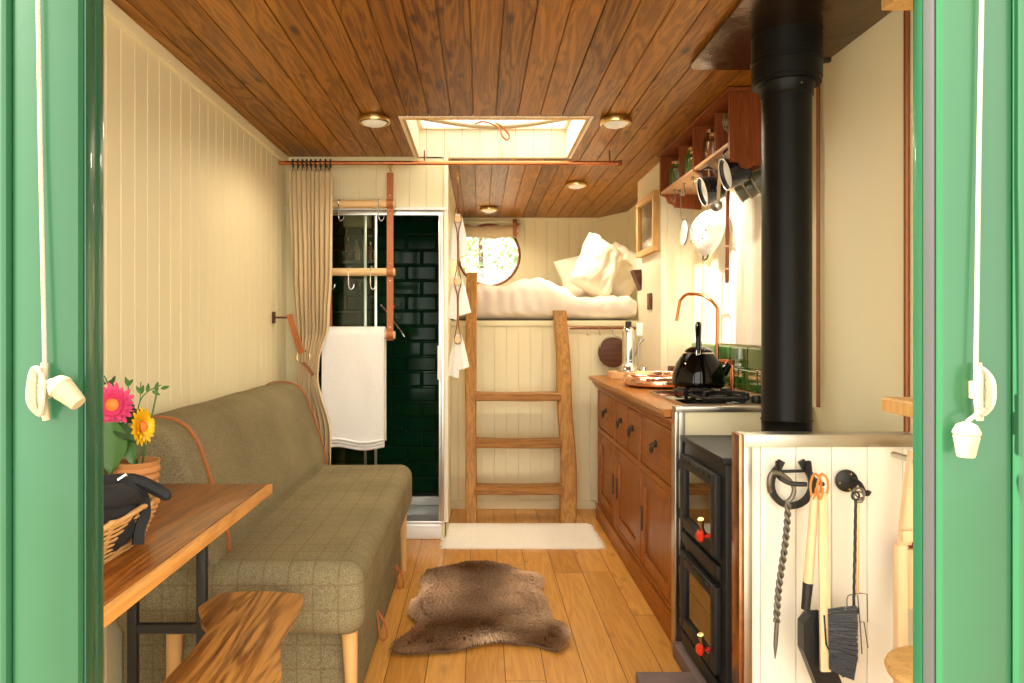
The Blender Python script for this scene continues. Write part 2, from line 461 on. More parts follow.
# skylight: pine lined well, frame, pane, blind cassette
wz = CEIL + .15
b = B()
box(b, SX0 - .03, SX0, SY0 - .03, SY1 + .03, CEIL - .004, wz); box(b, SX1, SX1 + .03, SY0 - .03, SY1 + .03, CEIL - .004, wz)
box(b, SX0, SX1, SY0 - .03, SY0, CEIL - .004, wz); box(b, SX0, SX1, SY1, SY1 + .03, CEIL - .004, wz)
win2 = struct('window_2', b, pine_well)
b = B()
for x0, x1, y0, y1 in ((SX0 - .02, SX0 + .02, SY0 - .02, SY1 + .02), (SX1 - .02, SX1 + .02, SY0 - .02, SY1 + .02), (SX0 + .02, SX1 - .02, SY0 - .02, SY0 + .02), (SX0 + .02, SX1 - .02, SY1 - .02, SY1 + .02)):
    box(b, x0, x1, y0, y1, wz + .001, wz + .03, .004)
obj('frame', b, pine_well, win2)
b = B(); box(b, SX0 + .01, SX1 - .01, SY0 + .01, SY1 - .01, wz + .012, wz + .018); obj('pane', b, pane_g, win2)
b = B(); box(b, SX0 - .012, SX1 + .012, SY0 - .012, SY0, CEIL - .008, CEIL - .004); box(b, SX0 - .012, SX0, SY0, SY1, CEIL - .008, CEIL - .004); box(b, SX1, SX1 + .012, SY0, SY1, CEIL - .008, CEIL - .004); box(b, SX0 - .012, SX1 + .012, SY1, SY1 + .012, CEIL - .008, CEIL - .004)
obj('trim', b, frame_w, win2)

# left wall, right wall, back wall
b = B(); tg(b, YF - .06, YB, 0, CEIL, .085, lambda u, v, d: (XL + d, u, v), g=.0035, gw=.003)
box(b, XL - .06, XL - .008, YF - .06, YB, -.05, CEIL); struct('wall_left', b, cream)
b = B(); tg(b, 2.56, YB, 0, CEIL, .1, lambda u, v, d: (XR - d, u, v), g=.0035, gw=.003)
box(b, XR - .001, XR + .008, YF - .06, 2.56, 0, CEIL); box(b, XR + .008, XR + .07, YF - .06, YB, -.05, CEIL); struct('wall_right', b, cream)
WX, WZ, WR = .079, 1.823, .268
def circ(u):
    d = WR * WR - (u - WX) ** 2
    if d <= 0: return None
    return (WZ - math.sqrt(d), WZ + math.sqrt(d))
def circ2(u):
    if u < WX - WR or u > WX + WR: return None
    d = math.sqrt(max(0, WR * WR - (u - WX) ** 2)); return (WZ - d, WZ + d)
b = B(); tg(b, XL, XR, 0, CEIL, .098, lambda u, v, d: (u, YB - d, v), g=.004, gw=.003, hole=circ2, hrange=(WX - WR, WX + WR), hstep=.012)
struct('wall_back', b, cream)
b = B(); tube(b, [(WX + WR * math.cos(t), YB + .001, WZ + WR * math.sin(t)) for t in [2 * PI * k / 48 for k in range(48)]], .012, 8, closed=True)
win1 = struct('window_1', b, copper_d)
b = B(); lathe(b, [(WR + .005, -.09), (WR + .005, .0), (WR - .0, .0), (WR - .0, -.09)], (WX, YB, WZ), (0, -1, 0), 48, caps=False); obj('liner', b, dark_w, win1)
b = B(); lathe(b, [(WR, .0), (WR, .006)], (WX, YB + .05, WZ), (0, 1, 0), 48); obj('pane', b, pane_g, win1)
# cornice trims
b = B(); box(b, XL - .02, XL + .016, YF, YB, CEIL - .045, CEIL - .001, .003); struct('trim_1', b, cream)
b = B(); box(b, .50, XR, YB - .016, YB, CEIL - .02, CEIL, .003); box(b, -.19, .50, YB - .016, YB, CEIL - .02, CEIL, .003); struct('trim_2', b, cream)
# angled boxed corner at the back right
b = B(); prism(b, [(1.03, YB - .001), (XR, YB - .001), (XR, YB - .35)], 'xy', 1.2, CEIL - .001); struct('trim_3', b, cream)

# bed front wall
BY = 4.60
b = B(); tg(b, -.19, 1.05, 0, 1.2, .079, lambda u, v, d: (u, BY - d, v), g=.004, gw=.003, off=.015)
box(b, -.19, 1.05, BY + .008, BY + .03, 0, 1.2); struct('wall_bed', b, cream)
b = B(); box(b, -.19, 1.05, BY - .014, BY, 0, .055, .003); struct('baseboard_bed', b, cream)
b = B(); box(b, -.19, 1.05, BY - .018, BY + .05, 1.2, 1.236, .004); struct('trim_4', b, cream)
b = B(); box(b, -.19, XR - .001, BY + .03, YB - .005, 1.16, 1.2); struct('wall_bed_platform', b, cream)

# shower box: fascia, side wall
SY = 3.93; SXR = -.19; SHZ = 1.862
b = B(); tg(b, XL, SXR - .006, SHZ, CEIL, .094, lambda u, v, d: (u, SY - d, v), g=.004, gw=.003, off=-.02)
box(b, XL, SXR - .006, SY + .008, SY + .03, SHZ, CEIL - .001)
tg(b, SY + .02, YB - .35, 1.24, CEIL, .1, lambda u, v, d: (SXR + d, u, v), g=.004, gw=.003, off=.03)
tg(b, SY + .02, BY, 0, 1.24, .1, lambda u, v, d: (SXR + d, u, v), g=.004, gw=.003, off=.03)
box(b, SXR - .03, SXR - .008, SY + .02, YB - .35, 0, CEIL - .001)
struct('wall_shower', b, cream)
b = B(); box(b, SXR - .012, SXR + .012, SY - .008, SY + .02, .1, CEIL - .002, .003); struct('trim_5', b, cream_k)
b = B(); box(b, XL, SXR + .002, SY - .012, SY + .01, SHZ - .012, SHZ + .004, .002); struct('trim_6', b, white_m)
# tiled shower walls (bevelled metro tiles)
def tiles(bm, u0, u1, v0, v1, tw_, th, f, bev=.011, dep=.008, joint=.003):
    row = 0; v = v0
    while v < v1 - .01:
        u = u0 - (tw_ / 2 if row % 2 else 0)
        while u < u1 - .01:
            a, c = max(u, u0) + joint / 2, min(u + tw_, u1) - joint / 2; e, g_ = v + joint / 2, min(v + th, v1) - joint / 2
            if c - a > .03:
                o = [bm.verts.new(f(*p, 0)) for p in ((a, e), (c, e), (c, g_), (a, g_))]
                i = [bm.verts.new(f(*p, dep)) for p in ((a + bev, e + bev), (c - bev, e + bev), (c - bev, g_ - bev), (a + bev, g_ - bev))]
                ring_faces(bm, o, i); bm.faces.new(i)
            u += tw_
        v += th; row += 1
b = B(); box(b, XL, -.975, SY - .0, SY + .012, 0, SHZ - .013, .002); struct('trim_12', b, cream)
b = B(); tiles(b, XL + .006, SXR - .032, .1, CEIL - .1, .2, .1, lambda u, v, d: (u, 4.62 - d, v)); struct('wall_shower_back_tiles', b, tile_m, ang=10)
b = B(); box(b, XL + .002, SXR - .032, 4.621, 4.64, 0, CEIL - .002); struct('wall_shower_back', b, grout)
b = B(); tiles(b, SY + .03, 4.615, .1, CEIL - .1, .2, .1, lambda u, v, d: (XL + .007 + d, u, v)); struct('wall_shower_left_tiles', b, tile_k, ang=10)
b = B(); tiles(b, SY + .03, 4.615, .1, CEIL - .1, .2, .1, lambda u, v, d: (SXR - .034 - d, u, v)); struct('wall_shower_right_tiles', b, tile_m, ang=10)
b = B(); box(b, XL, SXR - .03, SY + .03, 4.62, SHZ + .12, SHZ + .14); struct('ceiling_shower', b, cream_k)

# nib wall beyond the worktop
NX = 1.04
b = B(); tg(b, NX, XR, .905, CEIL, .082, lambda u, v, d: (u, 4.02 - d, v), g=.0035, gw=.003, off=1.075)
box(b, NX, XR - .002, 4.026, BY + .02, .905, CEIL - .001)
struct('wall_nib', b, cream_k)
# white board and cream boards on the kitchen wall
b = B(); tg(b, 2.6, 3.55, 1.115, 1.86, .1, lambda u, v, d: (XR - .012 - d, u, v), g=.003, gw=.003)
box(b, XR - .009, XR - .005, 2.6, 3.55, 1.115, 1.86); struct('wall_kitchen_board', b, cream_t)
b = B(); tiles(b, 2.6, 3.99, .905, 1.105, .22, .1, lambda u, v, d: (XR - .010 - d, u, v), bev=.006, dep=.006)
box(b, XR - .0095, XR - .004, 2.6, 3.99, .905, 1.105); struct('wall_kitchen_tiles', b, tile_k, ang=10)

# front wall (with the wide doorway we look through) and door posts
b = B()
box(b, -1.3, -1.09, YF - .03, YF, -.9, 2.5); box(b, 1.22, 1.4, YF - .03, YF, -.9, 2.5); box(b, -1.09, 1.22, YF - .03, YF, 2.16, 2.5); box(b, -1.09, 1.22, YF - .03, YF, -.9, -.06)
struct('wall_front', b, green)
def post(name, xo, xi, sgn):
    """xo = outer, xi = inner edge of the flat face"""
    b = B(); x0, x1 = sorted((xo, xi)); box(b, x0, x1, YF - .055, YF - .031, -.9, 2.3, .004); door = struct(name, b, green)
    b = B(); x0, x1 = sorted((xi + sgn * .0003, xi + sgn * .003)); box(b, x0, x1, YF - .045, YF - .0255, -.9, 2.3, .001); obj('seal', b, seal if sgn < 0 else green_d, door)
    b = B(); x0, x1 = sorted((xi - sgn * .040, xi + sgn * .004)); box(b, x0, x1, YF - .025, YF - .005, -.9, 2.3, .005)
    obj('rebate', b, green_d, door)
    b = B(); x0, x1 = sorted((xo - sgn * .001, xo - sgn * .012)); box(b, x0, x1, YF - .063, YF - .031, -.9, 2.3, .005); obj('edge_bead', b, green, door)
    return door
post('door_1', -.5385, -.462, 1)
post('door_2', .612, .531, -1)
for k, (x0, x1) in enumerate(((-1.085, -.56), (.635, 1.215))):  # glazed side openings out of view, added to let more daylight inside
    b = B()
    for a0, a1, z0, z1 in ((x0, x0 + .03, -.06, 2.159), (x1 - .03, x1, -.06, 2.159), (x0 + .03, x1 - .03, 2.12, 2.159), (x0 + .03, x1 - .03, -.06, .0)): box(b, a0, a1, YF - .03, YF - .001, z0, z1, .003)
    ww = struct('window_%d' % (k + 3), b, green)
    b = B(); box(b, x0 + .03, x1 - .03, YF - .018, YF - .013, 0, 2.12); obj('pane', b, pane_g, ww)

# outside: gravel yard and trees beyond the round window
b = B(); box(b, -14, 14, -10, 30, -1.0, -.9); struct('ground', b, gravel)
def tree(x, y, z0, h, r, label):
    t = thing('leafy_tree', label, 'tree', (x, y, z0), 'trees beyond the round window')
    b = B(); tube(b, [(x, y, z0), (x + .05, y, z0 + h * .4), (x, y + .05, z0 + h * .8)], [.12, .09, .04], 8); obj('trunk', b, dark_w, t)
    b = B(); rr = random.Random(int(x * 10 + y))
    for i in range(3600):
        d = Vector((rr.gauss(0, 1), rr.gauss(0, 1), rr.gauss(0, 1))).normalized() * r * (rr.random() ** .4)
        c = Vector((x, y, z0 + h * .65)) + Vector((d.x, d.y, d.z * h * .5 / r)); s = rr.uniform(.035, .075)
        q = Vector((rr.gauss(0, 1), rr.gauss(0, 1), rr.gauss(0, 1))).normalized(); p = q.orthogonal().normalized() * s; q2 = q.cross(p) * .55
        vs = [b.verts.new(c + k) for k in (p, q2, -p, -q2)]; b.faces.new(vs)
    obj('crown', b, foliage, t)
tree(-.9, 10.2, -.9, 3.8, 1.0, 'left one of the leafy trees seen through the round window')
tree(1.4, 11.6, -.9, 4.2, 1.2, 'right one of the leafy trees seen through the round window')
tree(.0, 15.5, -.9, 5.6, 2.2, 'taller leafy tree furthest behind the round window')

# ================================================================== LARGE FURNITURE
def rounded_profile(x0, x1, z0, z1, r, n=6, bulge=0):
    """closed rounded rectangle in (x,z)"""
    pts = []
    for cx, cz, a0 in ((x1 - r, z1 - r, 0), (x0 + r, z1 - r, 90), (x0 + r, z0 + r, 180), (x1 - r, z0 + r, 270)):
        for k in range(n + 1):
            a = math.radians(a0 + 90 * k / n); pts.append((cx + r * math.cos(a), cz + r * math.sin(a)))
    return pts

def cushion(bm, prof, y0, y1, r=.05, steps=6, nlen=16, jitter=.003, fn=None):
    """sweep a profile (x,z) along y with rounded ends"""
    cx = sum(p[0] for p in prof) / len(prof); cz = sum(p[1] for p in prof) / len(prof)
    st = []
    for k in range(steps + 1):
        a = PI / 2 * k / steps; st.append((y0 + r * (1 - math.sin(a)), r * (1 - math.cos(a))))
    st = [(y, i) for y, i in reversed(st)]          # from inner to end
    ys = [(y0 + r - r * math.cos(PI / 2 * k / steps), r * (1 - math.sin(PI / 2 * k / steps))) for k in range(steps + 1)]
    ys += [(y0 + r + (y1 - y0 - 2 * r) * k / nlen, 0) for k in range(1, nlen)]
    ys += [(y1 - (r - r * math.cos(PI / 2 * k / steps)), r * (1 - math.sin(PI / 2 * k / steps))) for k in range(steps, -1, -1)]
    rings = []
    hx = max(p[0] for p in prof) - cx; hz = max(p[1] for p in prof) - cz
    for y, ins in ys:
        ring = []
        for px, pz in prof:
            dx, dz = px - cx, pz - cz
            q = Vector((cx + dx * (1 - ins / max(hx, .01)), y, cz + dz * (1 - ins / max(hz, .01))))
            if jitter: q += Vector((0, 0, 1)) * jitter * noise.noise(q * 5)
            ring.append(q)
        rings.append(ring)
    loft(bm, rings)

# sofa ------------------------------------------------------------
sofa = thing('sofa', 'olive check tweed sofa bench along the left wall, backrest piped in tan leather', 'sofa', (-.7, 2.75, 0))
b = B(); cushion(b, rounded_profile(-1.06, -.335, .30, .515, .055), 2.0, 3.50, .05, jitter=.006); obj('seat', b, tw, sofa, ang=60)
bp = [(-1.07, .49), (-.79, .50), (-.765, .53), (-.775, .60), (-.84, .80), (-.865, .86), (-.90, .90), (-.95, .92), (-1.02, .92), (-1.06, .90), (-1.08, .86)]
bpr = [(v.x, v.y) for v in smooth_pts([(x, z, 0) for x, z in bp], 3, closed=True)]
b = B(); cushion(b, bpr, 2.0, 3.50, .035, jitter=.004); backr = obj('backrest', b, tw2, sofa, ang=60)
for y in (2.12, 3.455):
    b = B(); prof = [q for q in bpr if not (q[0] < -1.06 and q[1] < .8) and q[1] > .515]
    i0 = max(range(len(prof)), key=lambda i: (prof[i][0] > -.80) * (1 - prof[i][1]))
    pts = [Vector((x + (.003 if x > -.98 else 0), y, z + .003)) for x, z in prof]
    tube(b, pts, 0, flat=(.014, .006, (.6, 0, 1))); obj('leather_piping', b, leather, backr, label='tan leather piping band')
for x, y in ((-.385, 2.06), (-.90, 2.06), (-.385, 3.44), (-.90, 3.44)):
    b = B(); s = 1 if x > -.6 else -1
    tube(b, [(x + .01 * s, y, .0), (x, y + .005, .302)], [.013, .024], 16); obj('leg', b, leg_w, sofa)
b = B(); box(b, -1.07, -.386, 2.10, 3.40, .012, .297, .006); base = obj('drawer_box', b, tw, sofa)
for y, z in ((2.62, .082), (3.20, .055)):
    b = B(); c = Vector((-.386, y, z + .05))
    pts = smooth_pts([c, c + Vector((.006, -.004, -.045)), c + Vector((.014, -.006, -.095)), c + Vector((.026, 0, -.108)), c + Vector((.037, .004, -.090)), c + Vector((.028, .006, -.045)), c + Vector((.002, .006, -.0))], 5)
    tube(b, pts, .0045, 8); obj('pull_loop', b, leather, base, label='tan leather pull loop')

# table -----------------------------------------------------------
table = thing('folding_table', 'long oiled wooden table with black folding metal legs by the left doorpost', 'table', (-.82, 1.45, 0))
b = B(); box(b, -1.07, -.606, .93, 2.0, .722, .75, .002); obj('tabletop', b, teak_t, table)
b = B(); box(b, -.606, -.592, .93, 2.0, .722, .75, .004); obj('edge_strip', b, teak_e, table, label='lighter wooden edge strip')
for yy in (1.93, 1.05):
    b = B(); s = -1 if yy > 1.5 else 1
    for x in (-.766, -.956):
        box(b, x - .013, x + .013, yy - .010, yy + .010, .012, .722, .002)
    box(b, -.956, -.766, yy - .008, yy + .008, .355, .38); box(b, -.956, -.766, yy - .008, yy + .008, .06, .082)
    box(b, -1.0, -.70, yy - .012, yy + .012, .70, .7215)
    obj('leg', b, black_m, table)
    b = B(); tube(b, [(-.80, yy, .56), (-.835, yy + s * .02, .62), (-.86, yy + s * .30, .715)], .008, 8); obj('brace', b, black_m, table)
    b = B(); tube(b, [(-.93, yy, .50), (-.90, yy + s * .30, .715)], .008, 8); obj('brace', b, black_m, table)

# live edge stool -------------------------------------------------
stool = thing('live_edge_stool', 'low stool with a wavy live-edge wooden seat in front of the sofa', 'stool', (-.56, 1.62, 0))
def stool_x(y):
    t = (y - 1.32) / (1.92 - 1.32)
    xr = -.405 - .085 * t + .012 * math.sin(9 * t)
    xl = -.66 + .0 * t
    ks = [(0, -.640), (.25, -.655), (.45, -.650), (.6, -.655), (.72, -.70), (.85, -.735), (1, -.715)]
    for (a, u), (c, v) in zip(ks, ks[1:]):
        if a <= t <= c:
            s = (t - a) / (c - a); s = s * s * (3 - 2 * s); xl = u + (v - u) * s
    return xl, xr
b = B(); rings = []
NY = 26
for i in range(NY + 1):
    y = 1.32 + .60 * i / NY; xl, xr = stool_x(y); zt = .470; ring = []
    M_ = 14
    for k in range(M_ + 1):
        u = k / M_; x = xl + (xr - xl) * u; dz = .005 * noise.noise(Vector((x * 9, y * 5, 0))) - .004 * (2 * u - 1) ** 4
        ring.append(Vector((x, y, zt + dz)))
    ring.append(Vector((xr - .006, y, zt - .022))); ring.append(Vector((xr - .022, y, zt - .045)))
    ring.append(Vector((xl + .03, y, zt - .045))); ring.append(Vector((xl + .004, y, zt - .022)))
    rings.append(ring)
loft(b, rings); obj('seat', b, stool_w, stool, ang=50)
for x, y, dx, dy in ((-.62, 1.42, -.03, -.03), (-.47, 1.42, .03, -.03), (-.64, 1.78, -.02, .0), (-.54, 1.80, .02, .0)):
    b = B(); tube(b, [(x + dx, y + dy, 0), (x, y, .43)], [.013, .019], 12); obj('leg', b, oak_lad, stool)

# bed -------------------------------------------------------------
b = B(); box(b, -.165, 1.02, BY + .06, YB - .15, 1.2025, 1.2365, .01)
tag(obj('mattress', b, bed_m, ang=60), 'thin mattress on the high bed platform under the duvet', 'mattress')
def bed_top(x):
    ks = [(-.17, 1.475), (.16, 1.478), (.26, 1.508), (.44, 1.51), (.56, 1.46), (.66, 1.40), (1.02, 1.395)]
    for (a, u), (c, v) in zip(ks, ks[1:]):
        if a <= x <= c:
            t = (x - a) / (c - a); t = t * t * (3 - 2 * t); return u + (v - u) * t
    return ks[-1][1]
b = B(); rings = []; X0, X1, YA, YZ = -.170, 1.034, BY - .002, YB - .12; n = 74; zb = 1.238
for i in range(n + 1):
    x = X0 + (X1 - X0) * i / n; e = min(i, n - i) / n * (X1 - X0) / .045
    rnd = math.sqrt(max(0, 1 - (1 - min(1, e)) ** 2)); zt = bed_top(x); ring = []
    for k in range(44):
        a = 2 * PI * k / 44; cy, sz = math.cos(a), math.sin(a)
        yy = abs(cy) ** .33 * (1 if cy > 0 else -1); zz = abs(sz) ** .38 * (1 if sz > 0 else -1)
        q = Vector((x, (YA + YZ) / 2 + (YZ - YA) / 2 * yy * (.98 + .02 * rnd), (zt + zb) / 2 + (zt - zb) / 2 * (.72 + .28 * rnd) * zz))
        d = noise.noise(Vector((x * 5 + 3, q.y * 6, q.z * 4))) * .028 + (abs(noise.noise(Vector((x * 11 + q.z * 16, q.y * 5, 3)))) - .2) * .030
        if x > .55: d += noise.noise(Vector((x * 30 - q.z * 26, q.y * 9, 8))) * .010
        if zz > -.9: q += Vector((0, yy * (abs(yy) > .8), max(zz, 0))) * d
        q.z = max(q.z, 1.2375); ring.append(q)
    rings.append(ring)
loft(b, rings); tag(obj('duvet', b, bed_m, ang=80), 'crumpled ecru duvet spread over the high bed', 'duvet')

def pillow(center, size, rot, label, seed, m=None):
    """size (w, h, thick); local plane xz, thickness y"""
    b = B(); n = 26; w_, h_, t_ = size; R_ = Matrix.Rotation(math.radians(rot[2]), 3, 'Z') @ Matrix.Rotation(math.radians(rot[0]), 3, 'X') @ Matrix.Rotation(math.radians(rot[1]), 3, 'Y')
    grid = {}
    for s in (1, -1):
        for i in range(n + 1):
            for j in range(n + 1):
                u, v = -1 + 2 * i / n, -1 + 2 * j / n
                edge = i in (0, n) or j in (0, n)
                if s < 0 and edge: grid[s, i, j] = grid[1, i, j]; continue
                th = t_ / 2 * ((1 - u ** 4) * (1 - v ** 4)) ** .45
                pinch = 1 - .05 * (1 - abs(u)) * abs(v) ** 2; pinch2 = 1 - .05 * (1 - abs(v)) * abs(u) ** 2
                p = Vector((u * w_ / 2 * pinch2, s * th, v * h_ / 2 * pinch))
                if not edge: p.y += s * .022 * noise.noise(Vector((u * 2.2 + seed, v * 2.2, s))) + s * .008 * noise.noise(Vector((u * 7 + seed, v * 3, s)))
                grid[s, i, j] = b.verts.new(Vector(center) + R_ @ p)
    for s in (1, -1):
        for i in range(n):
            for j in range(n):
                b.faces.new((grid[s, i, j], grid[s, i + 1, j], grid[s, i + 1, j + 1], grid[s, i, j + 1]))
    return tag(obj('pillow', b, m or pillow_m, ang=70), label, 'pillow', 'pillows on the high bed')
pillow((.820, 4.90, 1.612), (.31, .42, .18), (-12, 30, 24), 'front pillow, tipped on its corner against the others on the high bed', 1)
pillow((.86, 5.38, 1.60), (.52, .34, .14), (-22, -14, 4), 'rear left pillow standing behind the tipped front pillow', 5)
pillow((1.02, 5.12, 1.59), (.34, .42, .17), (-24, 38, 8), 'right pillow between the tipped pillow and the cupboard wall', 9)

# ladder ----------------------------------------------------------
lad = thing('ladder', 'rustic oak ladder with three rungs leaning on the bed front', 'ladder', (.1, 4.3, 0))
def stile(pts, wdt, dpt):
    b = B(); pts = smooth_pts(pts, 6); n = len(pts); rings = []
    for i, p in enumerate(pts):
        t = i / (n - 1); ww = wdt[0] + (wdt[1] - wdt[0]) * t + .003 * math.sin(t * 13); dd = dpt
        rings.append([p + Vector((sx * ww / 2, sy * dd / 2, 0)) for sx, sy in ((-1, -.8), (-.8, -1), (.8, -1), (1, -.8), (1, .8), (.8, 1), (-.8, 1), (-1, .8))])
    loft(b, rings); return b
obj('stile', stile([(-.052, 4.27, 0), (-.056, 4.36, .5), (-.058, 4.45, 1.0), (-.052, 4.555, 1.545)], (.068, .072), .075), oak_lad, lad, ang=30)
obj('stile', stile([(.535, 4.27, 0), (.548, 4.33, .35), (.530, 4.39, .68), (.528, 4.45, 1.0), (.512, 4.52, 1.30)], (.098, .082), .075), oak_lad, lad, ang=30)
for z, y in ((.20, 4.305), (.475, 4.352), (.76, 4.40)):
    b = B(); rings = []
    for i in range(15):
        x = -.03 + .535 * i / 14; th = .026 + .006 * noise.noise(Vector((x * 5, z, 1))); sag = -.004 * math.sin(PI * i / 14)
        rings.append([Vector((x, y + sy * .055, z + sag + sz * th)) for sy, sz in ((-1, -.8), (-1, .8), (-.85, 1), (.85, 1), (1, .8), (1, -.8), (.85, -1), (-.85, -1))])
    loft(b, rings); obj('rung', b, oak_rung, lad, ang=30)

# kitchen cabinet -------------------------------------------------
CX, CY0, CY1, CH = .735, 2.61, 4.38, .858
cab = thing('kitchen_cabinet', 'long oak base cabinet with panelled doors under the worktop', 'cabinet', (.95, 3.5, 0))
b = B(); box(b, CX + .022, XR - .016, CY0, CY1, .09, CH)
F0, F1 = CX, CX + .0215
box(b, F0, F1, CY0, CY1, .80, CH, .002); box(b, F0, F1, CY0, CY1, .545, .575, .002); box(b, F0, F1, CY0, CY1, .09, .115, .002)
bays = [(2.67, 3.21), (3.26, 3.79), (3.84, 4.34)]
for y0, y1 in ((CY0, 2.67), (3.21, 3.26), (3.79, 3.84), (4.34, CY1)): box(b, F0, F1, y0, y1, .115, .545, .002); box(b, F0, F1, y0, y1, .575, .80, .002)
obj('carcass', b, oak, cab)
b = B(); box(b, CX - .012, CX + .03, CY0, CY1 + .0, 0, .09, .004); box(b, CX + .03, XR - .016, CY0, CY1, .0, .088); box(b, CX - .016, CX + .0, CY0, CY1, .078, .094, .003); obj('plinth', b, oak, cab)
b = B()
prism(b, [(CX - .006, .815), (CX - .004, CH - .001), (CX - .034, CH - .001), (CX - .034, .847), (CX - .022, .838), (CX - .016, .825)], 'xz', CY0 - .02, CY1 + .01)
obj('cornice_moulding', b, oak, cab)
def drawer(y0, y1, z0=.580, z1=.795):
    b = B(); box(b, F0 + .004, F1 + .02, y0 + .003, y1 - .003, z0, z1, .003)
    d = obj('drawer', b, oak, cab)
    c = Vector((F0 + .003, (y0 + y1) / 2, (z0 + z1) / 2 + .006)); b = B()
    lathe(b, [(.016, 0), (.015, .004), (.008, .007)], c + Vector((0, 0, .012)), (-1, 0, 0), 14)
    tube(b, [c + Vector((-.005, -.020, .012)), c + Vector((-.018, -.022, .004)), c + Vector((-.020, -.016, -.018)), c + Vector((-.019, 0, -.026)), c + Vector((-.020, .016, -.018)), c + Vector((-.018, .022, .004)), c + Vector((-.005, .020, .012))], .0042, 8)
    tube(b, [c + Vector((-.007, -.024, .013)), c + Vector((-.007, .024, .013))], .0055, 8)
    obj('handle', b, black_m, d, label='black iron drop handle')
def cdoor(y0, y1, z0=.119, z1=.541, hy=None):
    b = B(); y0 += .003; y1 -= .003; fr = .062
    box(b, F0 + .003, F1 + .015, y0, y0 + fr, z0, z1, .0025); box(b, F0 + .003, F1 + .015, y1 - fr, y1, z0, z1, .0025)
    box(b, F0 + .003, F1 + .015, y0 + fr, y1 - fr, z1 - fr, z1, .0025); box(b, F0 + .003, F1 + .015, y0 + fr, y1 - fr, z0, z0 + fr, .0025)
    d = obj('door', b, oak_z, cab)
    b = B(); box(b, F0 + .014, F1 + .01, y0 + fr - .004, y1 - fr + .004, z0 + fr - .004, z1 - fr + .004); obj('door_panel', b, oak_z, d)
    b = B(); box(b, F0 - .003, F0 + .005, hy - .008, hy + .008, .27, .38, .003); obj('handle', b, black_m, d, label='narrow dark finger pull')
drawer(*bays[0]); drawer(3.26, 3.515); drawer(3.535, 3.79); drawer(*bays[2])
b = B(); box(b, F0, F1, 3.515, 3.535, .575, .80, .002); obj('stile', b, oak_z, cab)
cdoor(*bays[0], hy=3.185); cdoor(*bays[1], hy=3.76); cdoor(*bays[2], hy=3.87)

b = B(); prism(b, [(CX - .046, .861), (CX - .050, .866), (CX - .050, .884), (CX - .044, .890), (XR - .015, .890), (XR - .015, .861)], 'xz', CY0 - .0, CY1 + .03)
tag(obj('worktop', b, oak_top), 'oiled oak worktop over the base cabinet', 'worktop')

# partition between hob and stove
b = B(); box(b, .727, XR - .002, 2.565, 2.598, 0, .885); struct('wall_partition_far', b, cream)
b = B(); box(b, .715, XR - .002, 2.553, 2.61, .8855, .905, .002); box(b, .712, .7265, 2.555, 2.606, 0, .8855, .002); box(b, .727, .747, 2.553, 2.5645, 0, .885, .001); struct('trim_8', b, steel)
# near heat shield partition
PY = 1.965
b = B(); tg(b, .76, XR, 0, .862, .1, lambda u, v, d: (u, PY + .001 - d, v), g=.003, gw=.002, off=.788)
box(b, .735, XR - .001, PY + .004, PY + .04, 0, .893); struct('wall_partition_near', b, cream_t)
b = B(); box(b, .735, XR - .001, PY - .014, PY + .045, .8935, .897, .001); box(b, .737, XR - .001, PY - .010, PY + .003, .862, .8934, .001); box(b, .737, .76, PY - .010, PY + .003, 0, .862, .001); struct('trim_9', b, steel)
b = B(); box(b, .722, .7345, PY - .014, PY + .045, 0, .897, .002); struct('trim_10', b, mat('bronze_angle', (.42, .22, .12), .25, 1, var=.4, vscale=25))

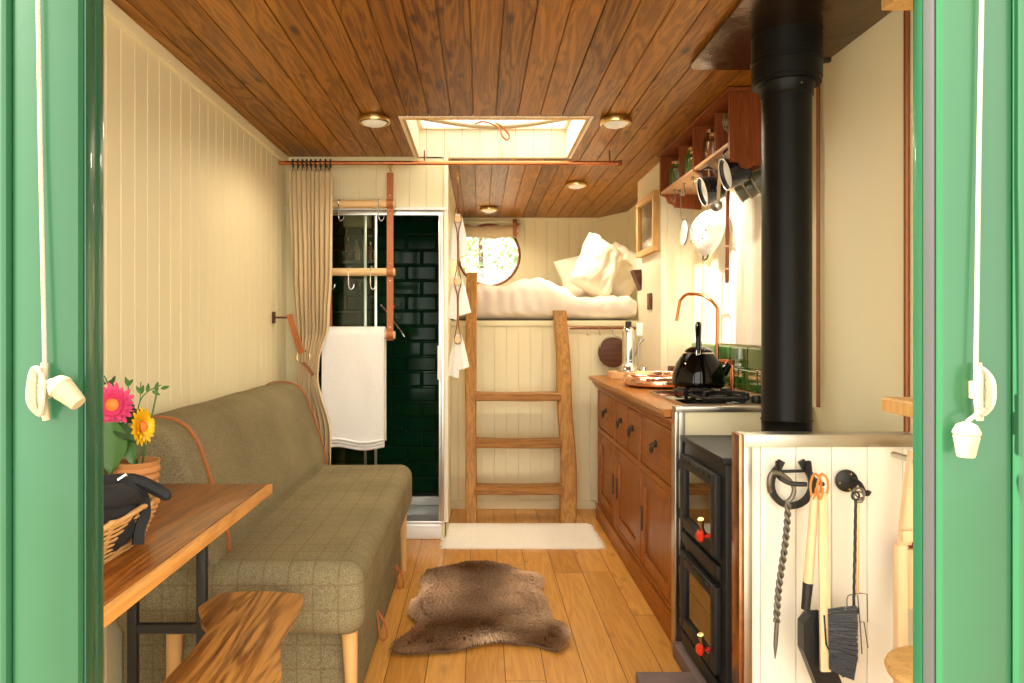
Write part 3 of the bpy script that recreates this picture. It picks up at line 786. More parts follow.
# wood stove ------------------------------------------------------
hearth_bm = B(); box(hearth_bm, .515, .70, 2.06, 2.32, 0, .055, .004); box(hearth_bm, .70, XR - .01, 2.02, 2.545, 0, .055, .004)
tag(obj('hearth_slab', hearth_bm, slate), 'grey slate hearth slab on the floor under the stove', 'hearth')
stove = thing('wood_stove', 'black cast iron two-door wood stove behind the near partition', 'stove', (.93, 2.31, .055))
SX, Y0, Y1 = .737, 2.10, 2.52
b = B(); box(b, SX, 1.12, Y0, Y1, .056, .785, .008); obj('body', b, stove_m, stove)
b = B(); box(b, SX - .012, 1.14, Y0 - .012, Y1 + .012, .786, .806, .006); obj('top_plate', b, stove_m, stove)
def sdoor(z0, z1):
    ya, yb = Y0 + .03, Y1 - .02
    b = B(); fr = .042; x0, x1 = SX - .024, SX - .001
    box(b, x0, x1, ya, ya + fr, z0, z1, .006); box(b, x0, x1, yb - fr, yb, z0, z1, .006); box(b, x0, x1, ya + fr - .006, yb - fr + .006, z1 - fr, z1, .006); box(b, x0, x1, ya + fr - .006, yb - fr + .006, z0, z0 + fr, .006)
    for k in range(6):
        y = ya + .06 + k * (yb - ya - .12) / 5; box(b, x0 - .004, x0 + .002, y - .012, y + .012, z1 - .016, z1 - .008, .002)
    d = obj('door', b, stove_m, stove)
    b = B(); box(b, SX - .012, SX - .006, ya + fr - .003, yb - fr + .003, z0 + fr - .003, z1 - fr + .003); obj('window', b, stove_g, d)
    b = B(); box(b, SX - .005, SX - .001, ya + fr, yb - fr, z0 + fr, z1 - fr); obj('firebrick', b, ash, d, label='sooty firebrick behind the glass')
    yk = ya + .012
    b = B(); lathe(b, [(.007, 0), (.007, .018), (.010, .020), (.019, .028), (.019, .034), (.010, .042), (.001, .043)], (x0 + .004, yk + .045, z0 + .055), (-1, -.1, 0), 18)
    obj('knob', b, red_m, d, label='round red enamel knob')
    b = B(); tube(b, [(x0 - .012, yk + .038, z0 + .062), (x0 - .026, yk + .024, z0 + .085), (x0 - .034, yk + .012, z0 + .115)], [.005, .006, .010], 10); obj('handle', b, brass, d, label='brass lever handle')
    for z in (z0 + .04, z1 - .04):
        b = B(); tube(b, [(x0 + .004, yb + .006, z - .018), (x0 + .004, yb + .006, z + .018)], .006, 8); obj('hinge', b, stove_m, d)
sdoor(.49, .745); sdoor(.135, .402)
b = B(); box(b, SX - .016, SX - .001, Y0 + .03, Y1 - .02, .425, .468, .005); obj('vent_bar', b, stove_m, stove)
b = B(); box(b, SX - .016, SX - .001, Y0 + .03, Y1 - .02, .066, .115, .005); obj('ash_door', b, stove_m, stove)

FX, FY = .985, 2.25
flue = thing('flue_pipe', 'black stove flue pipe rising to the ceiling', 'flue', (FX, FY, .806))
b = B(); lathe(b, [(.083, .807), (.083, .845), (.080, .85), (.0755, .856), (.0755, .895), (.079, .90), (.0755, .905), (.0755, 1.93), (.080, 1.935), (.080, 1.96), (.088, 1.975), (.088, 1.99)], (FX, FY, 0), (0, 0, 1), 40); obj('pipe', b, flue_m, flue)
b = B(); lathe(b, [(.078, 1.972), (.103, 1.972), (.103, 1.984), (.106, 1.986), (.106, 2.036), (.109, 2.038), (.109, 2.052), (.106, 2.054), (.106, CEIL - .02)], (FX, FY, 0), (0, 0, 1), 40, caps=False)
col = obj('collar', b, flue_m, flue)
b = B(); lathe(b, [(.009, 0), (.009, .022), (.006, .026)], (FX + .105, FY - .02, 2.046), (1, -.2, 0), 10); obj('clamp_bolt', b, black_m, col)
b = B(); lathe(b, [(.0035, 0), (.003, .003)], (FX + .012, FY - .080, 1.955), (0, -1, 0), 10); obj('screw', b, steel, flue)
# ceiling plate
b = B(); pl = [(XR - .004, 2.54), (.80, 2.54), (.765, 2.53), (.752, 2.49), (.752, 1.30), (XR - .004, 1.30)]
prism(b, pl, 'xy', CEIL - .021, CEIL - .013); pt = obj('ceiling_plate', b, plate_m); tag(pt, 'aged copper heat plate on the ceiling around the flue', 'plate')
b = B(); box(b, .76, XR - .01, 1.32, 2.52, CEIL - .0128, CEIL - .001); struct('trim_11', b, dark_w)
b = B(); tube(b, [(XR - .012, 2.50, .91), (XR - .012, 2.50, CEIL - .023)], .007, 8); tag(obj('thin_pipe', b, copper_d), 'thin brown pipe up the wall right of the flue', 'pipe')
b = B(); tube(b, [(XR - .010, 1.985, .9), (XR - .010, 1.985, CEIL - .023)], .008, 10); tag(obj('copper_pipe', b, copper_d), 'vertical copper pipe next to the right doorpost', 'pipe')

# ================================================================== SHOWER AND TEXTILES
tray = B()
box(tray, -1.06, SXR - .03, 3.955, 4.60, .001, .03, .003); box(tray, -1.06, SXR - .03, 3.935, 3.985, .001, .085, .008); box(tray, -1.06, -1.03, 3.985, 4.60, .03, .085, .005); box(tray, SXR - .06, SXR - .03, 3.985, 4.60, .03, .085, .005); box(tray, -1.03, SXR - .06, 4.57, 4.60, .03, .085, .005)
tag(obj('shower_tray', tray, porc), 'white shower tray on the floor inside the green tiled shower', 'shower tray')
enc = thing('shower_enclosure', 'aluminium framed glass shower screen in front of the green tiles', 'shower screen', (-.6, 3.95, .086))
b = B(); box(b, -1.075, SXR - .014, 3.945, 3.975, 1.825, 1.848, .002); obj('rail', b, alu, enc)
b = B(); box(b, -1.075, SXR - .014, 3.945, 3.975, .087, .10, .002); obj('rail', b, alu, enc)
b = B(); box(b, -.232, -.222, 3.94, 3.98, .10, 1.825, .001); box(b, -.220, -.204, 3.935, 3.975, .10, 1.825, .002); obj('post', b, alu, enc)
for x, y in ((-.650, 3.968), (-.588, 3.950)):
    b = B(); box(b, x - .007, x + .007, y - .007, y + .007, .10, 1.825, .001); obj('glass_edge_profile', b, alu, enc)
for x0, x1, y in ((-1.07, -.643, 3.968), (-.95, -.596, 3.950)):
    b = B(); box(b, x0, x1, y - .002, y + .002, .10, 1.825); obj('glass_panel', b, clear_g, enc)
b = B(); box(b, -.238, -.216, 3.912, 3.934, .90, 1.09, .004); obj('handle', b, white_m, enc)

cad = thing('shower_caddy', 'wire caddy hung on the tiles inside the shower', 'caddy', (-.79, 4.54, 1.58))
b = B()
for z in (1.62, 1.68):
    tube(b, [(-.90, 4.50, z), (-.68, 4.50, z), (-.68, 4.60, z), (-.90, 4.60, z)], .003, 6, closed=True)
for k in range(9):
    x = -.90 + .22 * k / 8; tube(b, [(x, 4.60, 1.62), (x, 4.50, 1.62), (x, 4.50, 1.68)], .002, 5)
tube(b, [(-.88, 4.602, 1.62), (-.88, 4.602, 1.96)], .003, 6); tube(b, [(-.70, 4.602, 1.62), (-.70, 4.602, 1.96)], .003, 6)
obj('rack', b, chrome, cad)
b = B(); box(b, -.88, -.71, 4.50, 4.59, 1.84, 1.93, .006); obj('linen_bin', b, linen, cad)
grp = 'bottles in the shower caddy'
for x, h, m_, lb in ((-.855, .15, amber, 'leftmost amber bottle in the wire shower caddy'), (-.80, .13, block_w, 'wooden brush shaped bottle second from the left in the shower caddy'), (-.755, .16, brass, 'gold coloured bottle third from the left in the shower caddy'), (-.71, .12, amber, 'rightmost amber bottle in the wire shower caddy')):
    t = thing('bottle', lb, 'bottle', (x, 4.55, 1.625), grp)
    b = B(); lathe(b, [(.018, 1.625), (.02, 1.63), (.02, 1.625 + h * .65), (.008, 1.625 + h * .75), (.008, 1.625 + h * .85)], (x, 4.55, 0), (0, 0, 1), 14); obj('body', b, m_, t)
    b = B(); lathe(b, [(.009, 1.625 + h * .85), (.009, 1.625 + h)], (x, 4.55, 0), (0, 0, 1), 12); obj('cap', b, brass, t)
t = thing('shower_mixer', 'chrome shower mixer bar on the dark green tiles', 'shower mixer', (-.56, 4.58, 1.15))
b = B(); tube(b, [(-.648, 4.57, 1.34), (-.49, 4.56, 1.13)], .011, 10); tube(b, [(-.635, 4.55, 1.33), (-.50, 4.54, 1.15)], .006, 8); obj('bar', b, chrome, t)
b = B(); tube(b, [(-.575, 4.565, 1.20), (-.63, 4.55, 1.16)], .010, 10); obj('hose_joint', b, chrome, t)
b = B(); lathe(b, [(.014, 0), (.014, .02), (.008, .026)], (-.568, 4.60, 1.325), (0, -1, 0), 12); obj('temperature_knob', b, red_m, t)

# curtain rail
rail = thing('curtain_rail', 'long copper curtain rail under the ceiling in front of the shower', 'rail', (-.15, 3.78, 2.08))
b = B(); tube(b, [(-1.085, 3.78, 2.08), (.75, 3.78, 2.08)], .0115, 14); obj('pipe', b, copper, rail)
for x in (.70, -.30):
    b = B(); tube(b, [(x, 3.78, 2.08), (x, 3.78, CEIL - .002)], .004, 8); obj('bracket', b, copper_d, rail)
b = B(); lathe(b, [(.016, 0), (.016, .02)], (.745, 3.78, 2.08), (1, 0, 0), 14); obj('end_cap', b, copper_d, rail)
# curtain
cur = thing('curtain', 'oatmeal linen curtain gathered to the left of the shower', 'curtain', (-.9, 3.77, .05))
def lerp(ks, z):
    if z >= ks[0][0]: return ks[0][1]
    for (a, u), (c, v) in zip(ks, ks[1:]):
        if c <= z <= a: t = (a - z) / (a - c); t = t * t * (3 - 2 * t); return u + (v - u) * t
    return ks[-1][1]
KR = [(2.03, -.795), (1.5, -.80), (1.22, -.815), (1.0, -.868), (.93, -.872), (.62, -.80), (.04, -.80)]
KL = [(2.03, -1.027), (1.5, -1.01), (1.1, -.985), (1.0, -.98), (.6, -1.02), (.04, -1.05)]
b = B(); NZ, NU = 60, 140; rings = []
for i in range(NZ + 1):
    z = 2.035 - (2.035 - .04) * i / NZ; xl, xr = lerp(KL, z), lerp(KR, z); wdt = xr - xl
    amp = .020 * min(1, .6 + (2.03 - z)) * (.55 if .85 < z < 1.15 else 1); f, bk = [], []
    for k in range(NU + 1):
        u = k / NU; ph = u * 2 * PI * 9 + .7 * math.sin(z * 2.1 + u * 5) + 1.6 * noise.noise(Vector((u * 4, z * 1.2, 5)))
        y = 3.77 + amp * (1 + .5 * noise.noise(Vector((u * 7, z, 9)))) * math.sin(ph) + .006 * noise.noise(Vector((u * 9, z * 3, 1))); x = xl + wdt * (u + .010 * math.sin(2 * ph))
        f.append(Vector((x, y - .0015, z))); bk.append(Vector((x, y + .0015, z)))
    rings.append(f + bk[::-1])
loft(b, rings); obj('fabric', b, linen, cur, ang=80)
for k in range(9):
    x = -1.01 + .2 * k / 8; b = B()
    tube(b, [(x + .003 * math.sin(k), 3.78 + .018 * math.cos(a), 2.078 + .022 * math.sin(a)) for a in [2 * PI * j / 14 for j in range(14)]], .003, 6, closed=True)
    tube(b, [(x, 3.78, 2.056), (x, 3.776, 2.03)], .0025, 6); obj('ring', b, black_m, cur)
t = thing('curtain_tieback', 'tan leather strap with brass ring tying the linen curtain to the wall', 'tieback', (-1.0, 3.7, 1.05))
b = B(); box(b, XL + .004, XL + .012, 3.655, 3.695, 1.215, 1.275, .001); tube(b, [(XL + .008, 3.675, 1.245), (-.985, 3.68, 1.243)], .005, 8); obj('wall_hook', b, dark_w, t)
b = B(); tube(b, [(-1.0, 3.672, 1.262), (-.985, 3.67, 1.21), (-.965, 3.69, 1.13), (-.945, 3.705, 1.055)], 0, flat=(.032, .005, (0, -1, 0))); obj('strap', b, leather, t)
b = B(); c = Vector((-.935, 3.705, 1.035)); tube(b, [c + Vector((.034 * math.cos(a), 0, .034 * math.sin(a))) for a in [2 * PI * j / 24 for j in range(24)]], .0035, 8, closed=True); obj('ring', b, brass, t)
b = B(); tube(b, [(-.935, 3.70, 1.005), (-.915, 3.695, .985), (-.88, 3.70, .94)], 0, flat=(.016, .008, (0, -1, 0))); obj('toggle', b, leather_d, t)
for z in (1.20, 1.14):
    b = B(); lathe(b, [(.005, 0), (.003, .004)], (-.98 if z > 1.18 else -.966, 3.674 if z > 1.18 else 3.684, z), (0, -1, 0), 8); obj('stud', b, brass, t)

# leather strap ladder rack
rk = thing('hanging_towel_ladder', 'leather strap ladder with three wooden dowels hanging before the shower', 'towel ladder', (-.66, 3.86, 1.1))
for x in (-.496, -.835):
    b = B(); tube(b, [(x, 3.862, 2.045), (x, 3.864, 1.12)], 0, flat=(.036, .005, (0, -1, 0)));
    for z in (1.873, 1.498, 1.15): tube(b, [(x, 3.862 + .024 * math.cos(a), z + .026 * math.sin(a)) for a in [2 * PI * j / 16 for j in range(16)]], 0, flat=(.036, .004, (1, 0, 0)), closed=True) if False else lathe(b, [(.0235, -.018), (.0255, -.018), (.0255, .018), (.0235, .018)], (x, 3.862, z), (1, 0, 0), 18, caps=False)
    obj('strap', b, leather, rk)
    for z in (1.92, 1.82, 1.545, 1.45, 1.195):
        b = B(); lathe(b, [(.005, 0), (.003, .003)], (x, 3.858, z), (0, -1, 0), 8); obj('stud', b, brass, rk)
    b = B(); tube(b, [(x, 3.862, 2.045), (x, 3.862, 2.065), (x + .008, 3.862, 2.08), (x, 3.862, 2.092), (x - .008, 3.862, 2.08), (x, 3.88, 2.066), (x, 3.925, 2.066)], .003, 6); obj('hook', b, brass, rk)
for z in (1.873, 1.498, 1.15):
    b = B(); tube(b, [(-.862, 3.862, z), (-.468, 3.862, z)], .0215, 16); obj('dowel', b, pale_x, rk)
def s_hook(x, z, i, lb):
    b = B(); pts = smooth_pts([(x - .006, 3.888, z - .004), (x, 3.875, z + .026), (x, 3.84, z + .022), (x, 3.832, z - .01), (x, 3.838, z - .075), (x + .012, 3.832, z - .098), (x + .028, 3.832, z - .085), (x + .030, 3.832, z - .07)], 4)
    tube(b, pts, .0028, 6); tag(obj('s_hook', b, chrome), lb, 'hook', 'steel hooks on the towel ladder')
s_hook(-.775, 1.873, 0, 'left steel hook on the top dowel of the towel ladder')
s_hook(-.555, 1.873, 1, 'right steel hook on the top dowel of the towel ladder')
s_hook(-.825, 1.498, 2, 'left steel hook on the middle dowel of the towel ladder')
s_hook(-.72, 1.498, 3, 'central steel hook on the middle dowel of the towel ladder')
s_hook(-.60, 1.498, 4, 'right steel hook on the middle dowel of the towel ladder')
# towel
b = B(); rings = []
for i in range(41):
    u = i / 40; x = -.862 + .34 * u
    prof = []
    zb1 = .535 + .012 * math.sin(u * 7) - .02 * u * 0; zb2 = .56
    for t_ in range(13): z = zb1 + (1.15 - zb1) * t_ / 12; prof.append((3.815 - .010 * (1 - t_ / 12) + .004 * noise.noise(Vector((x * 12, z * 7, 0))), z))
    for a in range(1, 8): an = PI * a / 8; prof.append((3.862 - .047 * math.cos(an), 1.15 + .047 * math.sin(an)))
    for t_ in range(12, -1, -1): z = zb2 + (1.15 - zb2) * t_ / 12; prof.append((3.912 + .002 * (1 - t_ / 12), z))
    for t_ in range(0, 13): z = zb2 + .006 + (1.15 - zb2) * t_ / 12; prof.append((3.892, z) if t_ < 12 else (3.890, 1.15))
    for a in range(7, 0, -1): an = PI * a / 8; prof.append((3.862 - .024 * math.cos(an), 1.15 + .024 * math.sin(an)))
    for t_ in range(12, -1, -1): z = zb1 + .0 + (1.15 - zb1) * t_ / 12; prof.append((3.836 , z))
    xs = -.862 + (.34 - .006 * math.sin(3 * u)) * u
    rings.append([Vector((xs, y, z)) for y, z in prof])
loft(b, rings); tw_o = thing('bath_towel', 'large folded white terry towel over the lowest dowel before the shower', 'towel', (-.69, 3.862, .53))
obj('cloth', b, towel_m, tw_o, ang=60)
b = B()
for k, (dz, dy) in enumerate(((.0, .0), (.018, -.004), (.036, -.008))):
    pts = [Vector((-.858 + .335 * i / 20, 3.806 + dy * .8, .540 + dz + .010 * math.sin(i / 20 * 7))) for i in range(21)]; tube(b, pts, .0075, 8)
obj('hem', b, towel_m, tw_o, ang=80)

# cord with wooden pegs and three hand towels
pc = thing('peg_cord', 'brown leather cord with three round wooden pegs left of the ladder', 'cord', (-.13, 4.1, 1.08))
b = B()
for sx in (-1, 1):
    pts = [(-.130, 4.10, 2.04)]
    for z in (1.824, 1.458, 1.118): pts += [(-.130 + sx * .004, 4.10, z + .10), (-.130 + sx * .020, 4.096, z), (-.130 + sx * .004, 4.10, z - .08 if z > 1.2 else z - .025)]
    tube(b, smooth_pts(pts, 4), .0035, 6)
obj('cord', b, leather_d, pc)
b = B()
for k in range(6): 
    z = 2.045 + k * .017; tube(b, [(-.130 + (.006 * math.cos(a) if k % 2 else 0), 4.10 + (0 if k % 2 else .006 * math.cos(a)), z + .011 * math.sin(a)) for a in [2 * PI * j / 10 for j in range(10)]], .002, 5, closed=True)
obj('chain', b, brass, pc)
for z in (1.824, 1.458, 1.118):
    b = B(); lathe(b, [(.019, 0), (.021, .003), (.021, .014), (.018, .018)], (-.130, 4.098, z), (0, -1, 0), 20); obj('peg', b, pale_w, pc)
def hand_towel(z, sp, dl, dr, lb, seed):
    b = B(); c = Vector((-.130, 4.118, z))
    for sx, dz in ((-1, dl), (1, dr)):
        rings = []
        for i in range(15):
            t = i / 14; ring = []; zz = z + .034 - (dz + .034) * t; wd = .020 + sp * t ** .8; cx = c.x + sx * (.006 + sp * .62 * t ** .8)
            for k in range(20):
                a = 2 * PI * k / 20; fold = 1 + .22 * math.sin(3 * a + seed) * t
                ring.append(Vector((cx + wd * .62 * math.cos(a), c.y + .003 * sx + (.010 + .012 * t) * math.sin(a) * fold + .008 * t * math.sin(math.cos(a) * 6 + seed), zz + .012 * t * math.cos(a) * sx)))
            rings.append(ring)
        loft(b, rings)
    tag(obj('hand_towel', b, towel_m, ang=70), lb, 'towel', 'hand towels on the peg cord')
hand_towel(1.824, .040, .235, .215, 'uppermost small white towel hanging from the peg cord', 1)
hand_towel(1.458, .048, .215, .19, 'middle small white towel hanging from the peg cord', 2)
hand_towel(1.118, .040, .215, .17, 'lowest small white towel hanging from the peg cord', 4)

# rolled blind above the round window
bl = thing('rolled_blind', 'rolled linen blind over the round window with a leather strap', 'blind', (.1, 6.08, 1.98))
b = B(); rings = []
for i in range(31):
    u = i / 30; x = -.18 + .53 * u; r_ = .042 + .006 * noise.noise(Vector((x * 14, 0, 2))); zc = 2.035 - .022 * math.sin(PI * u) - .01 * noise.noise(Vector((x * 8, 3, 1)))
    rings.append([Vector((x, 6.085 + r_ * math.cos(a) * .9, zc + r_ * 1.25 * math.sin(a) + .006 * math.sin(3 * a + x * 20))) for a in [2 * PI * k / 20 for k in range(20)]])
loft(b, rings); obj('roll', b, linen, bl, ang=70)
b = B(); box(b, -.185, .36, 6.09, 6.135, 2.10, 2.112, .002); obj('batten', b, cream, bl)
b = B(); tube(b, [(.30, 6.075, 2.125), (.30, 6.035, 2.09), (.30, 6.03, 2.03), (.30, 6.04, 1.975), (.30, 6.09, 1.97)], 0, flat=(.034, .006, (0, -1, .01))); obj('strap', b, leather, bl)
b = B(); prism(b, [(.985, 1.56), (1.038, 1.565), (1.038, 1.43)], 'xz', 4.50, 4.60); tag(obj('corner_shelf', b, dark_w), 'small dark wooden wedge shelf beside the bed pillows', 'shelf')

# rugs
rug = thing('cotton_rug', 'white cotton rug with fringed ends before the ladder', 'rug', (.1, 4.0, .0))
b = B(); rings = []
RX0, RX1, RY0, RY1 = -.185, .645, 3.76, 4.225
for i in range(41):
    x = RX0 + (RX1 - RX0) * i / 40; ring = []
    for k in range(13): y = RY0 + (RY1 - RY0) * k / 12; ring.append(Vector((x, y, .010 + .0025 * noise.noise(Vector((x * 9, y * 9, 0))))))
    ring += [Vector((x, RY1, .001)), Vector((x, RY0, .001))]; rings.append(ring)
loft(b, rings); obj('weave', b, rug_m, rug, ang=60)
for sx, xe in ((-1, RX0), (1, RX1)):
    b = B()
    for k in range(58):
        y = RY0 + .003 + (RY1 - RY0 - .006) * k / 57; l = random.uniform(.022, .040); tube(b, [(xe - sx * .002, y, .006), (xe + sx * l * .5, y + random.uniform(-.004, .004), .004), (xe + sx * l, y + random.uniform(-.009, .009), .002)], [.0018, .002, .0008], 4)
    f_ = obj('fringe', b, rug_m, rug); f_['kind'] = 'stuff'

# sheepskin: hide plus real tufts of fleece
OUT = [(-0.276, 3.418), (-0.18, 3.472), (-0.068, 3.539), (0.048, 3.547), (0.148, 3.491), (0.206, 3.401), (0.277, 3.366), (0.3, 3.283), (0.284, 3.173), (0.26, 3.158), (0.288, 3.028), (0.291, 2.895), (0.293, 2.809), (0.332, 2.797), (0.363, 2.728), (0.344, 2.62), (0.302, 2.549), (0.258, 2.569), (0.205, 2.6), (0.139, 2.61), (0.064, 2.631), (0.007, 2.61), (-0.068, 2.569), (-0.131, 2.54), (-0.214, 2.54), (-0.287, 2.53), (-0.335, 2.549), (-0.334, 2.61), (-0.288, 2.717), (-0.261, 2.797), (-0.302, 2.895), (-0.31, 3.028), (-0.287, 3.07), (-0.268, 3.173), (-0.29, 3.267)]
def inside(x, y, poly):
    c = False; n = len(poly)
    for i in range(n):
        x1, y1 = poly[i]; x2, y2 = poly[i - 1]
        if (y1 > y) != (y2 > y) and x < (x2 - x1) * (y - y1) / (y2 - y1) + x1: c = not c
    return c
def edge_d(x, y, poly):
    m_ = 9
    for i in range(len(poly)):
        ax, ay = poly[i - 1]; bx, by = poly[i]; t = max(0, min(1, ((x - ax) * (bx - ax) + (y - ay) * (by - ay)) / ((bx - ax) ** 2 + (by - ay) ** 2)))
        m_ = min(m_, math.hypot(x - ax - t * (bx - ax), y - ay - t * (by - ay)))
    return m_
cxp, cyp = 0, 3.0
INN = [(x + (cxp - x) * .06, y + (cyp - y) * .05) for x, y in OUT]
def fur_col(x, y):
    n = noise.noise(Vector((x * 6, y * 6, 0)))
    lightp = math.exp(-(((x + .16) / .13) ** 2 + ((y - 3.12) / .22) ** 2)) + math.exp(-(((x - .17) / .12) ** 2 + ((y - 3.08) / .26) ** 2)) + .7 * math.exp(-(((x - .20) / .08) ** 2 + ((y - 3.34) / .06) ** 2)) + .8 * math.exp(-(((x + .29) / .03) ** 2 + ((y - 3.0) / .1) ** 2)) + .7 * math.exp(-(((x - .03) / .06) ** 2 + ((y - 2.66) / .05) ** 2)) + .6 * math.exp(-(((x - .34) / .03) ** 2 + ((y - 2.72) / .06) ** 2))
    k = max(0, min(1, lightp * .75 + n * .25 + .06)); d, l = (.19, .085, .032), (.98, .70, .46)
    return [d[i] + (l[i] - d[i]) * k for i in range(3)]
sk = thing('sheepskin', 'brown sheepskin with paler patches lying on the oak floor', 'sheepskin', (0, 3.0, 0))
b = B(); prism(b, INN, 'xy', .001, .012)
fm, nt, N_, L_, bs = new_mat('brown_fleece'); at = N_.new('ShaderNodeAttribute'); at.attribute_name = 'fleece'; L_.new(at.outputs['Color'], bs.inputs['Base Color']); bs.inputs['Roughness'].default_value = .75; bs.inputs['Specular IOR Level'].default_value = .15
hide_m = mat('sheepskin_hide', (.12, .065, .03), .9)
obj('hide', b, hide_m, sk)
b = B(); cl = b.verts.layers.float_color.new('fleece'); rr = random.Random(4); cnt = 0
while cnt < 34000:
    x, y = rr.uniform(-.35, .37), rr.uniform(2.51, 3.56)
    if not inside(x, y, INN): continue
    cnt += 1; e = edge_d(x, y, INN); h = .016 + .020 * min(1, e / .07); flow = -1.2 + noise.noise(Vector((x * 3, y * 3, 7))) * 2.5 + noise.noise(Vector((x * 11, y * 11, 2))) * .8
    a = flow + rr.uniform(-.5, .5); dx, dy = math.cos(a), math.sin(a); out = Vector((x - cxp, (y - cyp) * .8, 0)); out.normalize()
    l = rr.uniform(.012, .028); tip = Vector((x + dx * l + out.x * .014 * (e < .05), y + dy * l + out.y * .014 * (e < .05), h * rr.uniform(.75, 1.15))); w_ = rr.uniform(.0009, .0016); px_ = Vector((-dy, dx, 0)) * w_
    base = Vector((x, y, .010)); mid = base.lerp(tip, .55) + Vector((0, 0, .010)); cc = fur_col(x, y); j = rr.uniform(.75, 1.25)
    vs = [b.verts.new(base - px_), b.verts.new(base + px_), b.verts.new(mid + px_), b.verts.new(mid - px_), b.verts.new(tip)]
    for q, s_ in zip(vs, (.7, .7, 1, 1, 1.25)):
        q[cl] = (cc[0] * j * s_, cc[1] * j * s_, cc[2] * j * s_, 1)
    b.faces.new(vs[:4]); b.faces.new((vs[3], vs[2], vs[4]))
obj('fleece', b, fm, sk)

# ================================================================== CEILING LAMPS
def ceiling_lamp(x, y, lb, pw):
    t = thing('ceiling_lamp', lb, 'ceiling light', (x, y, CEIL - .03), 'ceiling lamps')
    b = B(); lathe(b, [(.072, CEIL - .007), (.074, CEIL - .018), (.071, CEIL - .028), (.062, CEIL - .030), (.058, CEIL - .022)], (x, y, 0), (0, 0, 1), 32, caps=False)
    lathe(b, [(.060, CEIL - .020), (.072, CEIL - .0075)], (x, y, 0), (0, 0, 1), 32); obj('rim', b, brass, t)
    b = B(); lathe(b, [(.057, CEIL - .024), (.045, CEIL - .036), (.025, CEIL - .043), (.001, CEIL - .045)], (x, y, 0), (0, 0, 1), 32, caps=False); obj('lens', b, lens_m, t)
    l = bpy.data.lights.new('lamp_light', 'SPOT'); l.energy = pw; l.color = (1, .86, .64); l.shadow_soft_size = .05; l.spot_size = math.radians(165); l.spot_blend = .5
    lo = bpy.data.objects.new('lamp_light', l); C.objects.link(lo); lo.location = (x, y, CEIL - .06)
ceiling_lamp(-.48, 3.18, 'round brass ceiling lamp left of the skylight', 12)
ceiling_lamp(.62, 3.20, 'round brass ceiling lamp right of the skylight', 16)
ceiling_lamp(.635, 4.62, 'round brass ceiling lamp behind the curtain rail', 22)
ceiling_lamp(.07, 5.60, 'smallest looking ceiling lamp, above the high bed', 11)

# skylight blind and cord loop
b = B(); rings = []
for i in range(31):
    u = i / 30; x = SX0 + .03 + (SX1 - SX0 - .06) * u; sag = .045 * math.sin(PI * u) ** 1.2
    rings.append([Vector((x, SY0 + .22 + .018 * math.cos(a), CEIL + .068 - sag + .010 * math.sin(a))) for a in [2 * PI * k / 12 for k in range(12)]])
loft(b, rings); tag(obj('skylight_blind', b, linen, ang=70), 'sagging gathered linen blind along the near edge of the skylight', 'blind')
b = B(); c = Vector((.075, SY0 + .19, CEIL + .018))
tube(b, smooth_pts([c + Vector((-.10, 0, .01)), c + Vector((-.06, 0, .022)), c + Vector((-.01, -.01, .004)), c + Vector((.02, -.02, -.02)), c + Vector((.030, -.03, -.055)), c + Vector((.055, -.03, -.075)), c + Vector((.065, -.02, -.050)), c + Vector((.03, -.015, -.005)), c + Vector((0, -.005, .012))], 5), .0042, 8)
tag(obj('blind_cord', b, leather), 'tan leather cord loop hanging from the skylight blind', 'cord')

# ================================================================== KITCHEN
hob = thing('gas_hob', 'black glass gas hob set in the oak worktop', 'hob', (.97, 2.97, .8905))
b = B(); box(b, .79, 1.15, 2.70, 3.24, .8905, .899, .002); obj('glass_top', b, hob_m, hob)
b = B()
for a0, a1, c0, c1 in ((.786, .7895, 2.696, 3.244), (1.1505, 1.154, 2.696, 3.244), (.7895, 1.1505, 2.696, 2.6995), (.7895, 1.1505, 3.2405, 3.244)): box(b, a0, a1, c0, c1, .8905, .900)
obj('rim', b, steel, hob)
for by in (2.83, 3.08):
    b = B(); lathe(b, [(.05, .8995), (.05, .908), (.035, .912), (.034, .920), (.001, .921)], (.96, by, 0), (0, 0, 1), 24); obj('burner', b, black_m, hob)
    b = B()
    for k in range(4):
        a = PI / 4 + k * PI / 2; c = Vector((.96, by, 0)); d = Vector((math.cos(a), math.sin(a), 0))
        tube(b, [c + d * .108 + Vector((0, 0, .900)), c + d * .108 + Vector((0, 0, .936)), c + d * .035 + Vector((0, 0, .938))], 0, flat=(.012, .012, (d.x, d.y, .4)))
    sq = [Vector((.96 + sx * .085, by + sy * .085, .915)) for sx, sy in ((1, 1), (-1, 1), (-1, -1), (1, -1))]
    tube(b, sq, .0065, 8, closed=True); obj('pan_support', b, black_m, hob)
for k in range(2):
    b = B(); lathe(b, [(.018, .8992), (.018, .915), (.015, .922), (.001, .922)], (1.105, 2.80 + k * .12, 0), (0, 0, 1), 18); obj('knob', b, black_m, hob)

